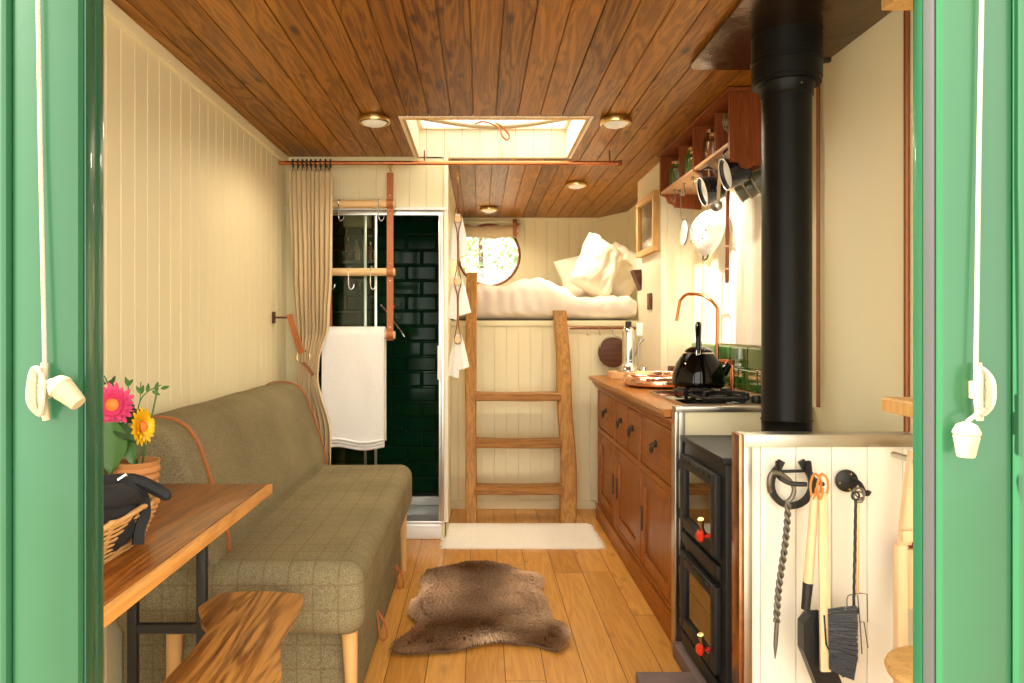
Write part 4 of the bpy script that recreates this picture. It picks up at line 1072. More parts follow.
ket = thing('kettle', 'glossy black enamel kettle standing on the gas hob', 'kettle', (.93, 2.97, .939))
KX, KY, KZ = .93, 2.98, .945
b = B(); lathe(b, [(.080, KZ - .003), (.104, KZ), (.110, KZ + .008), (.110, KZ + .024), (.104, KZ + .060), (.091, KZ + .098), (.070, KZ + .130), (.060, KZ + .142), (.056, KZ + .145)], (KX, KY, 0), (0, 0, 1), 40); body = obj('body', b, kettle_m, ket)
b = B(); lathe(b, [(.057, KZ + .1455), (.054, KZ + .154), (.034, KZ + .166), (.008, KZ + .170)], (KX, KY, 0), (0, 0, 1), 32); obj('lid', b, kettle_m, ket)
b = B(); lathe(b, [(.0625, KZ + .139), (.0605, KZ + .144)], (KX, KY, 0), (0, 0, 1), 32, caps=False); obj('steel_band', b, chrome, ket)
b = B(); lathe(b, [(.006, KZ + .168), (.006, KZ + .176), (.014, KZ + .182), (.011, KZ + .192), (.001, KZ + .194)], (KX, KY, 0), (0, 0, 1), 16); obj('lid_knob', b, black_m, ket)
hd = Vector((.32, .95, 0)).normalized(); b = B(); c = Vector((KX, KY, KZ + .140)); pts = []
for k in range(17):
    a = PI * k / 16; pts.append(c + hd * (.062 * math.cos(a)) + Vector((0, 0, .122 * math.sin(a) ** .7)))
tube(b, pts, [.008 + .006 * math.sin(PI * k / 16) for k in range(17)], 12); obj('handle', b, kettle_m, ket)
for s_ in (-1, 1):
    b = B(); p = c + hd * (.060 * s_); box(b, p.x - .010, p.x + .010, p.y - .006, p.y + .006, p.z - .014, p.z + .014, .003); obj('handle_bracket', b, chrome, ket)
b = B(); tube(b, [(KX + .075, KY + .02, KZ + .035), (KX + .115, KY + .02, KZ + .060), (KX + .135, KY + .02, KZ + .090)], [.030, .022, .015], 14); obj('spout', b, kettle_m, ket)

bs_ = thing('copper_basin', 'hammered copper basin on the worktop left of the kettle', 'basin', (.935, 3.60, .89))
b = B(); lathe(b, [(.150, .892), (.185, .895), (.199, .903), (.202, .920), (.194, .942), (.178, .956), (.170, .958), (.165, .952), (.160, .915), (.150, .903), (.03, .899), (.001, .899)], (.935, 3.60, 0), (0, 0, 1), 48); obj('bowl', b, copper_p, bs_)
b = B(); lathe(b, [(.022, .8995), (.022, .903), (.001, .903)], (.935, 3.60, 0), (0, 0, 1), 18); obj('drain', b, brass, bs_)

tap = thing('copper_tap', 'swan neck tap of bent copper pipe behind the kettle', 'tap', (1.17, 3.38, .89))
b = B(); q = [P(717, 372, 3.36), P(717, 345, 3.36), P(717.5, 318, 3.36), P(717.5, 308, 3.36), P(712, 301, 3.38), P(704, 295.5, 3.42), P(696, 294, 3.47), P(687, 294, 3.52), P(683, 297, 3.54), P(680, 301, 3.55), P(676.5, 321, 3.56)]
tube(b, q, .0085, 12); obj('spout', b, copper, tap)
b = B(); tube(b, [P(717, 373, 3.36), P(717, 360, 3.36) + Vector((0, 0, 0))], .013, 12); obj('valve_collar', b, copper, tap)
b = B(); a = P(717, 361, 3.36); tube(b, smooth_pts([a, a + Vector((.03, -.05, .0)), a + Vector((.035, -.10, -.004)), a + Vector((.035, -.108, -.05)), Vector((a.x + .035, a.y - .108, .892))], 4), .0095, 12); obj('feed_pipe', b, copper, tap)
for dy in (-.02, -.10):
    b = B(); lathe(b, [(.0135, 0), (.0135, .02)], a + Vector((.02 if dy > -.05 else .034, dy, -.01)), (0, 0, 1), 12); obj('fitting', b, copper_d, tap)
b = B(); tube(b, [Vector((a.x, a.y, .8905)), P(717, 374, 3.36)], .010, 12); obj('riser', b, copper_d, tap)

blk = B(); prism(blk, [(.765, 4.10), (.80, 4.06), (.98, 4.06), (1.0, 4.10), (1.0, 4.20), (.97, 4.235), (.80, 4.235), (.765, 4.20)], 'xy', .891, .931, .004)
tag(obj('chopping_block', blk, block_w), 'thick beech board under the coffee maker at the far end of the worktop', 'chopping board')
mk = thing('coffee_maker', 'tall polished steel lever coffee maker on the beech board', 'coffee maker', (.885, 4.14, .932))
mx_, my_ = .880, 4.15
b = B(); lathe(b, [(.045, .932), (.064, .934), (.064, .940), (.040, .975), (.036, .985), (.038, .992), (.036, 1.0)], (mx_, my_, 0), (0, 0, 1), 32); obj('base', b, chrome, mk)
b = B(); lathe(b, [(.036, 1.0), (.036, 1.165), (.030, 1.185), (.020, 1.195)], (mx_, my_, 0), (0, 0, 1), 32); obj('boiler', b, chrome, mk)
b = B(); lathe(b, [(.018, 1.195), (.019, 1.222), (.014, 1.228), (.001, 1.229)], (mx_, my_, 0), (0, 0, 1), 20); obj('cap', b, black_m, mk)
b = B(); tube(b, [(mx_ + .036, my_, 1.02), (mx_ + .055, my_ - .01, 1.07), (mx_ + .06, my_ - .01, 1.10), (mx_ + .085, my_ - .012, 1.125)], [.006, .007, .008, .012], 10); tube(b, [(mx_ + .054, my_ - .01, .97), (mx_ + .058, my_ - .01, 1.07)], .006, 8); obj('lever', b, steel, mk)
b = B(); box(b, mx_ + .045, mx_ + .085, my_ - .02, my_ + .01, 1.14, 1.22, .008); obj('grip', b, white_m, mk)
b = B(); lathe(b, [(.026, .932), (.024, .958), (.020, .962)], (mx_ + .088, my_ - .02, 0), (0, 0, 1), 18); tag(obj('steel_cup', b, chrome), 'small steel cup beside the coffee maker on the beech board', 'cup')

b = B(); box(b, 1.06, 1.20, 3.86, 3.96, .892, .975, .006); tag(obj('wooden_box', b, dark_w), 'small dark wooden box on the worktop behind the kettle', 'box')
b = B(); lathe(b, [(.045, .892), (.052, .894), (.055, .922), (.053, .926), (.045, .929), (.001, .930)], (1.085, 3.302, 0), (0, 0, 1), 28)
tag(obj('copper_dish', b, mat('red_copper_enamel', (.42, .09, .04), .3, coat=.4)), 'small reddish lidded dish behind the hob against the green tiles', 'dish')
sw = thing('light_switch', 'small dark wooden light switch plate on the cream cupboard wall', 'switch', (NX - .002, 4.27, 1.31))
b = B(); box(b, NX - .011, NX - .001, 4.225, 4.315, 1.30, 1.40, .003); obj('plate', b, dark_w, sw)
b = B(); box(b, NX - .016, NX - .0115, 4.25, 4.29, 1.325, 1.375, .002); obj('rocker', b, leather_d, sw)
pf = thing('picture_frame', 'oak framed picture on the side of the cupboard wall above the bed foot', 'picture', (NX - .002, 4.28, 1.64))
b = B(); y0, y1, z0, z1 = 4.06, 4.50, 1.635, 1.99; f_ = .035
for a0, a1, c0, c1 in ((y0, y1, z0, z0 + f_), (y0, y1, z1 - f_, z1), (y0, y0 + f_, z0 + f_, z1 - f_), (y1 - f_, y1, z0 + f_, z1 - f_)): box(b, NX - .035, NX - .002, a0, a1, c0, c1, .002)
obj('frame', b, frame_w, pf)
b = B(); box(b, NX - .010, NX - .003, y0 + f_, y1 - f_, z0 + f_, z1 - f_); obj('print', b, photo_m, pf)
b = B(); box(b, NX - .020, NX - .018, y0 + f_ - .004, y1 - f_ + .004, z0 + f_ - .004, z1 - f_ + .004); obj('glazing', b, pane_g, pf)

# utensil rail under the bed and round pan
ur = thing('utensil_rail', 'thin copper hanging rail on the bed front right of the ladder', 'rail', (.8, 4.56, 1.18))
b = B(); tube(b, [(.585, 4.555, 1.186), (1.035, 4.555, 1.186)], .008, 12); obj('bar', b, copper_d, ur)
for x in (.62, .82, 1.01):
    b = B(); tube(b, [(x, 4.563, 1.186), (x, 4.595, 1.186)], .006, 8); obj('bracket', b, copper_d, ur)
for i, (x, lb) in enumerate(((.695, 'leftmost hook'), (.775, 'second hook from the left'), (.862, 'third hook, holding the round pan,'), (.985, 'rightmost hook'))):
    b = B(); tube(b, smooth_pts([(x, 4.565, 1.190), (x, 4.555, 1.199), (x, 4.543, 1.190), (x, 4.543, 1.150), (x + .004, 4.538, 1.138), (x + .002, 4.528, 1.142), (x, 4.524, 1.152)], 4), .0024, 6)
    tag(obj('rail_hook', b, steel), lb + ' on the copper rail under the bed', 'hook', 'hooks on the rail under the bed')
pan = thing('hanging_skillet', 'round dark brown pan with wire handle hanging under the bed', 'pan', (.862, 4.54, .96))
b = B(); lathe(b, [(.092, 0), (.097, .003), (.097, .018), (.088, .022), (.001, .024)], (.862, 4.545, 1.030), (0, -1, 0), 36); obj('disc', b, dark_w, pan)
b = B(); tube(b, [(.862 + .088 * math.cos(a), 4.528, 1.045 + .092 * math.sin(a)) for a in [PI * k / 20 - .25 + .02 * k for k in range(21)]], .0035, 8); obj('handle', b, steel, pan)

# ------------------------------------------------------------------ wall rack
RXF, RXB, ZS, ZT = .99, XR - .006, 1.935, 2.128
rack = thing('wall_rack', 'dark red wooden pigeonhole rack high on the right wall', 'rack', (1.1, 3.3, 1.84))
def side(y, th=.018):
    b = B(); pr = [(RXF, ZT), (RXF, ZS - .07), (RXF + .012, ZS - .082), (RXF + .035, ZS - .085), (RXF + .045, ZS - .105), (RXF + .075, ZS - .112), (RXF + .10, ZS - .095), (RXB, ZS - .10), (RXB, ZT)]
    if y > 3: pr = [(RXF, ZT), (RXF, ZS - .012), (RXF + .03, ZS - .03), (RXF + .045, ZS - .060), (RXF + .07, ZS - .066), (RXF + .085, ZS - .085), (RXB, ZS - .095), (RXB, ZT)]
    prism(b, pr, 'xz', y, y + th); obj('side_panel', b, rack_w, rack)
side(2.775); side(3.245); side(3.84)
b = B(); box(b, RXF - .012, RXB, 2.76, 3.875, ZT + .001, ZT + .016, .003); obj('top_board', b, rack_w, rack)
for y0, y1 in ((2.794, 3.244), (3.264, 3.839)):
    b = B(); box(b, RXF + .002, RXB, y0, y1, ZS - .014, ZS, .002); obj('shelf', b, mat('rack_shelf_%d' % int(y0 * 10), (.50, .28, .14), .5), rack)
for y in (2.98, 3.52):
    b = B(); box(b, RXF + .012, RXB, y, y + .014, ZS + .0005, ZT - .02, .002); obj('divider', b, rack_w, rack)
b = B(); box(b, RXF + .05, RXB - .002, 2.794, 3.84, ZS - .10, ZS - .080, .002) if False else box(b, RXB - .010, RXB, 2.794, 3.244, ZS - .09, ZS - .015); obj('back_rail', b, rack_w, rack)
lbw = thing('added_rack_light', 'small warm unseen puck light added under the wall rack', 'light', (1.06, 3.42, ZS - .03))  # unseen puck and its spot, added to brighten the white kitchen wall
b = B(); lathe(b, [(.028, ZS - .026), (.030, ZS - .022), (.030, ZS - .0155)], (1.06, 3.42, 0), (0, 0, 1), 20); obj('housing', b, brass, lbw)
b = B(); lathe(b, [(.024, ZS - .029), (.024, ZS - .0265)], (1.06, 3.42, 0), (0, 0, 1), 20); obj('lens', b, lens_m, lbw)
l = bpy.data.lights.new('added_puck_light', 'SPOT'); l.energy = 10; l.color = (1, .88, .68); l.shadow_soft_size = .012; l.spot_size = math.radians(150); l.spot_blend = .6
lo = bpy.data.objects.new('added_puck_light', l); C.objects.link(lo); lo.location = (1.06, 3.42, ZS - .035)

def jar(x, y, r_, h, m_, nm, lb, stem=False):
    t = thing(nm, lb, nm.replace('_', ' '), (x, y, ZS + .001), 'glassware in the wall rack')
    b = B(); z = ZS + .001
    if stem: pr = [(r_ * .8, z), (r_ * .8, z + .004), (r_ * .18, z + .008), (r_ * .18, z + h * .4), (r_ * .8, z + h * .55), (r_, z + h * .8), (r_ * .85, z + h)]
    else: pr = [(r_ * .9, z), (r_, z + .006), (r_, z + h * .7), (r_ * .55, z + h * .82), (r_ * .55, z + h * .9)]
    lathe(b, pr, (x, y, 0), (0, 0, 1), 20, caps=not stem); obj('glass', b, m_, t)
    if not stem:
        b = B(); lathe(b, [(r_ * .62, z + h * .9), (r_ * .62, z + h)], (x, y, 0), (0, 0, 1), 16); obj('cap', b, brass, t)
thick_g = glass('tumbler_glass', (.80, .74, .58), .5)
jar(1.030, 2.885, .034, .145, thick_g, 'wine_glass', 'nearest stemmed glass in the wall rack', True)
jar(1.085, 2.935, .034, .140, thick_g, 'wine_glass', 'stemmed glass just behind the nearest one in the wall rack', True)
jar(1.04, 3.12, .030, .12, amber, 'bottle', 'amber bottle in the second pigeonhole of the wall rack')
jar(1.05, 3.20, .026, .16, clear_g, 'bottle', 'clear bottle behind the amber one in the wall rack')
jar(1.04, 3.40, .032, .11, bottle_g, 'jar', 'green jar in the third pigeonhole of the wall rack')
jar(1.05, 3.48, .030, .15, leaf_m, 'jar', 'taller green jar next to the divider in the wall rack')
jar(1.04, 3.66, .034, .12, bottle_g, 'jar', 'green jar in the furthest pigeonhole of the wall rack')
jar(1.05, 3.77, .030, .15, bottle_g, 'jar', 'furthest dark green jar in the wall rack')

HK = [(2.86, 'first screw hook from the flue'), (3.03, 'second screw hook from the flue'), (3.15, 'third screw hook from the flue'), (3.38, 'fourth screw hook from the flue'), (3.53, 'fifth screw hook from the flue'), (3.70, 'furthest screw hook from the flue')]
for y, lb in HK:
    b = B(); x = 1.03; z = ZS - .015
    lathe(b, [(.010, -.004), (.009, 0)], (x, y, z), (0, 0, 1), 10)
    tube(b, smooth_pts([(x, y, z - .003), (x, y, z - .028), (x, y - .006, z - .038), (x, y - .006, z - .052), (x - .006, y - .003, z - .062), (x - .016, y, z - .058), (x - .018, y, z - .046)], 4), .0032, 7)
    tag(obj('screw_hook', b, iron), lb + ' under the wall rack', 'hook', 'screw hooks under the wall rack')

def mug(c, r_, h, axis, m_, rim_m, lb, grp, nm='enamel_mug', hdir=None, body_prof=None):
    """opening towards axis; c = centre of the opening"""
    ax = Vector(axis).normalized(); c = Vector(c); t = thing(nm, lb, 'mug', c - ax * h, grp)
    b = B(); lathe(b, [(r_ * .62, -h), (r_ * .78, -h * .92), (r_ * .93, -h * .5), (r_, 0), (r_ * .95, 0), (r_ * .88, -h * .5), (r_ * .72, -h * .88), (.001, -h * .9)], c, ax, 32); obj('body', b, m_, t)
    b = B(); lathe(b, [(r_ * .945, -.006), (r_ * .87, -h * .5), (r_ * .70, -h * .87), (.001, -h * .88)], c, ax, 32, caps=False); obj('lining', b, enamel_w, t, label='cream enamel lining')
    b = B(); q = Vector((0, 0, 1)).rotation_difference(ax); tube(b, [c + q @ Vector((r_ * math.cos(a), r_ * math.sin(a), 0)) for a in [2 * PI * k / 32 for k in range(32)]], .003, 6, closed=True); obj('rim', b, rim_m, t)
    hd = Vector(hdir).normalized(); b = B(); pc_ = c - ax * h * .45
    tube(b, smooth_pts([c - ax * h * .15 + hd * r_ * .95, c - ax * h * .12 + hd * (r_ + .022), pc_ + hd * (r_ + .034), c - ax * h * .75 + hd * (r_ + .018), c - ax * h * .78 + hd * r_ * .84], 4), .0042, 8); obj('handle', b, rim_m if m_ is enamel_g else m_, t)
mug((.995, 2.845, 1.815), .064, .095, (-.97, .06, -.26), enamel_k, enamel_w, 'nearest dark blue enamel mug under the wall rack', 'dark mugs under the wall rack', hdir=(-.2, 0, 1))
mug((.995, 3.135, 1.80), .064, .095, (-.97, .06, -.26), enamel_k, enamel_w, 'further dark blue enamel mug, behind the ladle, under the rack', 'dark mugs under the wall rack', hdir=(-.2, 0, 1))
for i, (px, py, lb) in enumerate(((738, 193, 'leftmost olive grey mug hanging by the white wall'), (746.5, 189, 'middle olive grey mug hanging by the white wall'), (755, 184, 'olive grey mug hanging nearest the flue'))):
    Yc = 3.02 - .08 * i; c = P(px, py, Yc)
    mug(c, .045, .07, (-.75, .45, -.45), enamel_g, acorn_m, lb, 'olive grey mugs by the white wall', hdir=(.25, -.85, -.15))
gr = thing('mug_rail', 'dark iron rail holding the olive grey mugs on the kitchen wall', 'rail', (1.17, 2.95, 1.86))
b = B(); tube(b, [(1.165, 2.70, 1.855), (1.165, 3.10, 1.855)], .005, 8); obj('bar', b, iron, gr)
for y in (2.72, 3.08):
    b = B(); tube(b, [(1.165, y, 1.855), (1.206, y, 1.855)], .005, 8); obj('bracket', b, iron, gr)

ld = thing('ladle', 'small steel ladle with pale handle hanging between the dark mugs', 'ladle', (1.03, 3.02, 1.70))
a = P(720, 168, 3.02); z_ = P(718, 203, 3.0)
b = B(); tube(b, [a, a.lerp(z_, .6), z_], 0, flat=(.014, .004, (-.3, -1, 0))); obj('handle', b, pale_w, ld)
b = B(); lathe(b, [(.001, -.022), (.016, -.016), (.024, 0), (.026, .006), (.024, .006), (.018, -.010), (.001, -.018)], z_ + Vector((-.008, -.015, -.018)), (-.5, -.8, .2), 20); obj('bowl', b, steel, ld)
b = B(); tube(b, [a + Vector((0, 0, 0)), a + Vector((.0, .0, .03)), a + Vector((-.006, 0, .045)), a + Vector((-.012, 0, .03))], .0025, 6); obj('hang_loop', b, steel, ld)

st = thing('cane_stick', 'thin jointed brown stick hanging on the white kitchen wall', 'stick', (1.14, 3.20, 1.39))
a = P(728, 158, 3.22); e = P(727, 283, 3.22)
b = B(); n = 13; tube(b, [a.lerp(e, k / n) for k in range(n + 1)], [.0085 if k % 4 else .0105 for k in range(n + 1)], 10); obj('shaft', b, copper_d, st)
for u in (.70, .88):
    b = B(); p = a.lerp(e, u); tube(b, [p, p + Vector((0, 0, -.008))], .0112, 10); obj('joint_ring', b, pale_w, st)

co = thing('colander', 'white enamel colander with pierced holes hanging under the wall rack', 'colander', (1.12, 3.46, 1.55))
cc = P(711, 232, 3.46); ax = Vector((-.93, -.22, .24)).normalized(); q = Vector((0, 0, 1)).rotation_difference(ax)
b = B(); lathe(b, [(.110, -.002), (.124, 0), (.118, .006), (.108, .030), (.086, .062), (.055, .084), (.001, .092), (.001, .088), (.053, .080), (.083, .059), (.104, .029), (.113, .004)], cc, ax, 40); obj('bowl', b, enamel_w, co, ang=60)
for k in range(46):
    u = (k + .5) / 46; th = k * 2.399; rr_ = .012 + .072 * math.sqrt(u)
    if .045 < rr_ < .054: continue
    prf = [(.001, .092), (.055, .084), (.086, .062), (.108, .030), (.118, .006)]
    hh = [h0 + (h1 - h0) * (rr_ - r0) / (r1 - r0) for (r0, h0), (r1, h1) in zip(prf, prf[1:]) if r0 <= rr_ <= r1][0]
    p = cc + q @ Vector((rr_ * math.cos(th), rr_ * math.sin(th), hh + .0005)); nn = (q @ Vector((math.cos(th) * rr_ * 9, math.sin(th) * rr_ * 9, 1))).normalized()
    b = B(); lathe(b, [(.0036, -.004), (.0036, .0014)], p, nn, 6); obj('hole', b, black_m, co)
for sgn in (1, -1):
    hv = (Vector((0, 0, 1)) - ax * ax.z).normalized() * sgn; sv = ax.cross(hv); b = B()
    tube(b, smooth_pts([cc + hv * .118 + sv * .022, cc + hv * .138 + sv * .018, cc + hv * .142 - sv * .0, cc + hv * .138 - sv * .018, cc + hv * .118 - sv * .022], 4), .004, 8); obj('handle', b, black_m, co)
lid = thing('enamel_plate', 'small white enamel plate with dark rim hanging from an iron hook left of the colander', 'plate', (1.08, 3.74, 1.62))
lc = P(684, 232, 3.72); b = B(); lathe(b, [(.068, 0), (.070, .003), (.066, .006), (.030, .014), (.001, .017), (.001, .013), (.03, .010), (.064, .002)], lc, (-.995, .02, .06), 32); obj('disc', b, enamel_w, lid)
b = B(); tube(b, [lc + Vector((0, .068 * math.cos(a), .068 * math.sin(a))) for a in [2 * PI * k / 30 for k in range(30)]], .0028, 6, closed=True); obj('rim', b, black_m, lid)
b = B(); a = P(680, 188, 3.705); tube(b, smooth_pts([a + Vector((-.012, 0, -.012)), a + Vector((-.006, 0, -.018)), a, a + Vector((0, 0, .004)) , a + Vector((.004, 0, -.05)), a + Vector((.006, 0, -.12)), a + Vector((.014, .01, -.168)), a + Vector((.020, .012, -.160))], 4), .003, 7)
tag(obj('iron_hook', b, iron), 'long iron hook hanging above the small white plate', 'hook')

# ================================================================== NEAR PARTITION TOOLS
TY = 1.93
hs = thing('horseshoe_hook', 'black iron horseshoe with two hooks on the white near partition', 'hook', P(793, 508, TY))
b = B(); c = P(791.5, 484, 1.944); R1 = .060; pts = []
for k in range(25):
    a = math.radians(118) + math.radians(304) * k / 24; pts.append(c + Vector((R1 * math.cos(a) * .95, 0, R1 * math.sin(a) * 1.0 + (0.012 if k in (0, 24) else 0))))
tube(b, pts, 0, flat=(.018, .009, (0, -1, 0))); obj('shoe', b, black_m, hs)
b = B(); tube(b, [c + Vector((-.035, -.006, .036)), c + Vector((.040, -.006, .038))], .0045, 8); obj('cross_bar', b, black_m, hs)
for sx, tipx in ((-.040, .035), (.044, -.006)):
    b = B(); p = c + Vector((sx, -.006, .062)); tube(b, smooth_pts([p, p + Vector((-.004, -.012, -.012)), p + Vector((-.008, -.030, -.034)), p + Vector((.012, -.046, -.048)), p + Vector((tipx + .02, -.052, -.050))], 5), [.008] * 12 + [.0065] * 8 + [.006], 10); obj('prong', b, black_m, hs)

pk = thing('fire_poker', 'twisted iron poker hanging from the left prong of the horseshoe', 'poker', P(779, 658, TY - .03))
yk = TY - .035
lp = [P(786, 503, yk), P(792, 497, yk), P(794, 488, yk), P(788, 479, yk), P(778, 473, yk - .008), P(771, 474, yk - .012), P(769, 484, yk - .01), P(770, 492, yk)]
b = B(); tube(b, smooth_pts(lp[::-1], 5), .0062, 10); obj('loop', b, iron, pk)
b = B(); a, e = P(788, 500, yk), P(777, 622, yk)
for ph in (0, PI):
    pts = []
    for k in range(90):
        t = k / 89; p = a.lerp(e, t) + Vector((.006 * math.sin(t * 6) * .6, 0, 0)); an = ph + t * 2 * PI * 8
        pts.append(p + Vector((.0048 * math.cos(an), .0048 * math.sin(an), 0)))
    tube(b, pts, .0047, 8)
obj('twisted_shaft', b, iron, pk)
b = B(); tube(b, [e, P(775.5, 645, yk), P(775, 659, yk)], [.0062, .0060, .0012], 8); obj('point', b, iron, pk)

def thong(parent, px, py, y, w_=9, h_=26):
    b = B(); t_ = P(px, py, y); tube(b, smooth_pts([t_ + Vector((0, 0, 0)), t_ + Vector((w_ * .0013, -.004, -.012)), t_ + Vector((w_ * .0016, -.002, -.04)), t_ + Vector((w_ * .0006, 0, -h_ * .0027)), t_ + Vector((-w_ * .0006, 0, -h_ * .0027)), t_ + Vector((-w_ * .0016, -.004, -.035)), t_ + Vector((-w_ * .0012, -.006, -.010))], 5, closed=True), .0032, 8, closed=True)
    tube(b, [t_ + Vector((.0, -.006, -.035)), t_ + Vector((-.004, -.010, -.052)), t_ + Vector((-.008, -.008, -.066))], .003, 6)
    obj('leather_thong', b, mat('orange_thong_%d' % int(px), (.62, .22, .03), .5), parent)
y1 = TY - .055
sh = thing('fire_shovel', 'fire shovel with wooden handle and black square pan on the near partition', 'shovel', P(812, 690, y1))
thong(sh, 815, 474, y1 + .002)
b = B(); a, e = P(815, 494, y1), P(808, 584, y1); tube(b, [a, a.lerp(e, .08), a.lerp(e, .5), e], [.0085, .0115, .0115, .0125], 16); obj('handle', b, pale_w, sh)
b = B(); tube(b, [e + Vector((0, 0, .004)), P(805.5, 609, y1)], [.0135, .0115], 14); box(b, e.x - .011, e.x - .003, y1 - .015, y1 - .008, 1.2 + (326 - 611) / 700 * y1, 1.2 + (326 - 606) / 700 * y1); obj('socket', b, black_m, sh)
b = B(); pt_ = [P(x, y, y1) for x, y in ((799, 620), (806, 611), (812, 611), (819, 611), (821, 640), (838, 672), (843, 684), (840, 692), (822, 694), (814, 684), (799, 646))]
ya_, yb_ = y1 + .004, y1 + .008
prism(b, [(p.x, p.z) for p in pt_], 'xz', ya_, yb_)
for i0, i1 in ((9, 10), (10, 0), (3, 4), (4, 5), (0, 1)):
    p, q_ = pt_[i0], pt_[i1]; d = (q_ - p); nn = Vector((-d.z, 0, d.x)).normalized() * .0015
    vs = [b.verts.new(v) for v in (p - nn + Vector((0, -.03, 0)), q_ - nn + Vector((0, -.03, 0)), q_ + nn + Vector((0, -.03, 0)), p + nn + Vector((0, -.03, 0)), p - nn + Vector((0, .006, 0)), q_ - nn + Vector((0, .006, 0)), q_ + nn + Vector((0, .006, 0)), p + nn + Vector((0, .006, 0)))]
    for f in ((0, 1, 2, 3), (4, 5, 6, 7), (0, 1, 5, 4), (1, 2, 6, 5), (2, 3, 7, 6), (3, 0, 4, 7)): b.faces.new([vs[k] for k in f])
obj('scoop', b, black_m, sh)
y2 = TY - .075
br = thing('hearth_brush', 'long pale wooden hearth brush with grey bristles on the near partition', 'brush', P(835, 684, y2))
thong(br, 822, 474, y2 + .002)
b = B(); rings = []
for k in range(13):
    t = k / 12; p = P(823 + 2.5 * t, 493 + 178 * t, y2); w_ = .010 + .0035 * min(1, t * 3); rings.append([p + Vector((w_ * x_, .006 * z_, 0)) for x_, z_ in ((-1, -.6), (-.7, -1), (.7, -1), (1, -.6), (1, .6), (.7, 1), (-.7, 1), (-1, .6))])
loft(b, rings); obj('handle', b, pale_w, br)
b = B(); rb = random.Random(3)
for k in range(900):
    t = rb.random() ** .9; y0_ = 609 + 60 * t; x0_ = 828 + 1.2 * t; dy_ = 6 + 12 * t + rb.uniform(-2, 3); xe_ = 857 + rb.uniform(-1.5, 1.5) - 2 * (t > .9)
    if t > .75: xe_ = 857 - (t - .75) * 12
    a_ = P(x0_, y0_, y2 + rb.uniform(-.014, .014)); e_ = P(xe_, min(681, y0_ + dy_ - 8), y2 + rb.uniform(-.020, .020)); tube(b, [a_, a_.lerp(e_, .5) + Vector((0, 0, rb.uniform(-.003, .003))), e_], [.0013, .0011, .0006], 3, caps=False)
o_ = obj('bristles', b, bristle, br); o_['kind'] = 'stuff'
ph_ = thing('iron_hook_plate', 'round black iron hook plate right of the horseshoe', 'hook', P(846, 492, 1.944))
b = B(); pc2 = P(846, 480.5, 1.955); lathe(b, [(.031, 0), (.031, .006), (.026, .010), (.001, .011)], pc2, (0, -1, 0), 28); obj('plate', b, black_m, ph_)
for dx, dz in ((.008, .020), (-.022, -.004), (.005, -.022)):
    b = B(); lathe(b, [(.0035, 0), (.002, .002)], pc2 + Vector((dx, -.011, dz)), (0, -1, 0), 8); obj('screw', b, brass, ph_)
b = B(); tube(b, smooth_pts([pc2 + Vector((.012, -.010, .008)), pc2 + Vector((.022, -.030, -.002)), pc2 + Vector((.026, -.045, -.020)), pc2 + Vector((.030, -.052, -.026)), pc2 + Vector((.034, -.056, -.016))], 5), .0062, 10); obj('prong', b, black_m, ph_)
y3 = TY - .035
tf = thing('toasting_fork', 'long wire toasting fork hanging from the round hook plate', 'toasting fork', P(862, 650, y3))
b = B(); c3 = P(858, 494, y3 + .0)
for k, (dx, dz, r_) in enumerate(((0, 0, .016), (.003, .004, .013), (-.002, -.006, .014))):
    tube(b, [c3 + Vector((dx + r_ * math.cos(a), -.004 * k + .003 * math.sin(a), dz + r_ * math.sin(a))) for a in [2 * PI * j / 18 for j in range(18)]], .0022, 6, closed=True)
obj('ring_loops', b, iron, tf)
b = B(); tube(b, [P(858, 502, y3), P(857.5, 594, y3)], .0035, 8); obj('shaft', b, brass, tf)
b = B(); tube(b, smooth_pts([P(857.5, 590, y3), P(857, 594, y3), P(848, 596, y3), P(847, 607, y3)], 3), .0016, 6); tube(b, [P(857.5, 593, y3), P(867, 594, y3), P(867.5, 622, y3)], .0016, 6); tube(b, [P(859, 622, y3 - .004), P(864, 622, y3 - .004), P(868, 648, y3 - .004)], .0016, 6); tube(b, [P(857.5, 594, y3), P(860, 622, y3), P(862, 654, y3)], .0016, 6); obj('tines', b, iron, tf)
fk = thing('iron_fork', 'thin dark twisted iron rod beside the brass toasting fork', 'fire tool', P(854, 612, y3 - .02))
b = B(); a, e = P(855.5, 500, y3 - .012), P(853.5, 609, y3 - .02); tube(b, [a.lerp(e, k / 20) + Vector((.001 * (k % 2), 0, 0)) for k in range(21)], .0038, 8); obj('shaft', b, black_m, fk)
b = B(); tube(b, [a + Vector((.010 * math.cos(t_), 0, .011 + .011 * math.sin(t_))) for t_ in [2 * PI * j / 14 for j in range(14)]], .0026, 6, closed=True); obj('eye', b, black_m, fk)
b = B(); box(b, e.x - .016, e.x + .012, e.y - .006, e.y + .006, e.z - .012, e.z + .004, .002); obj('foot', b, black_m, fk)

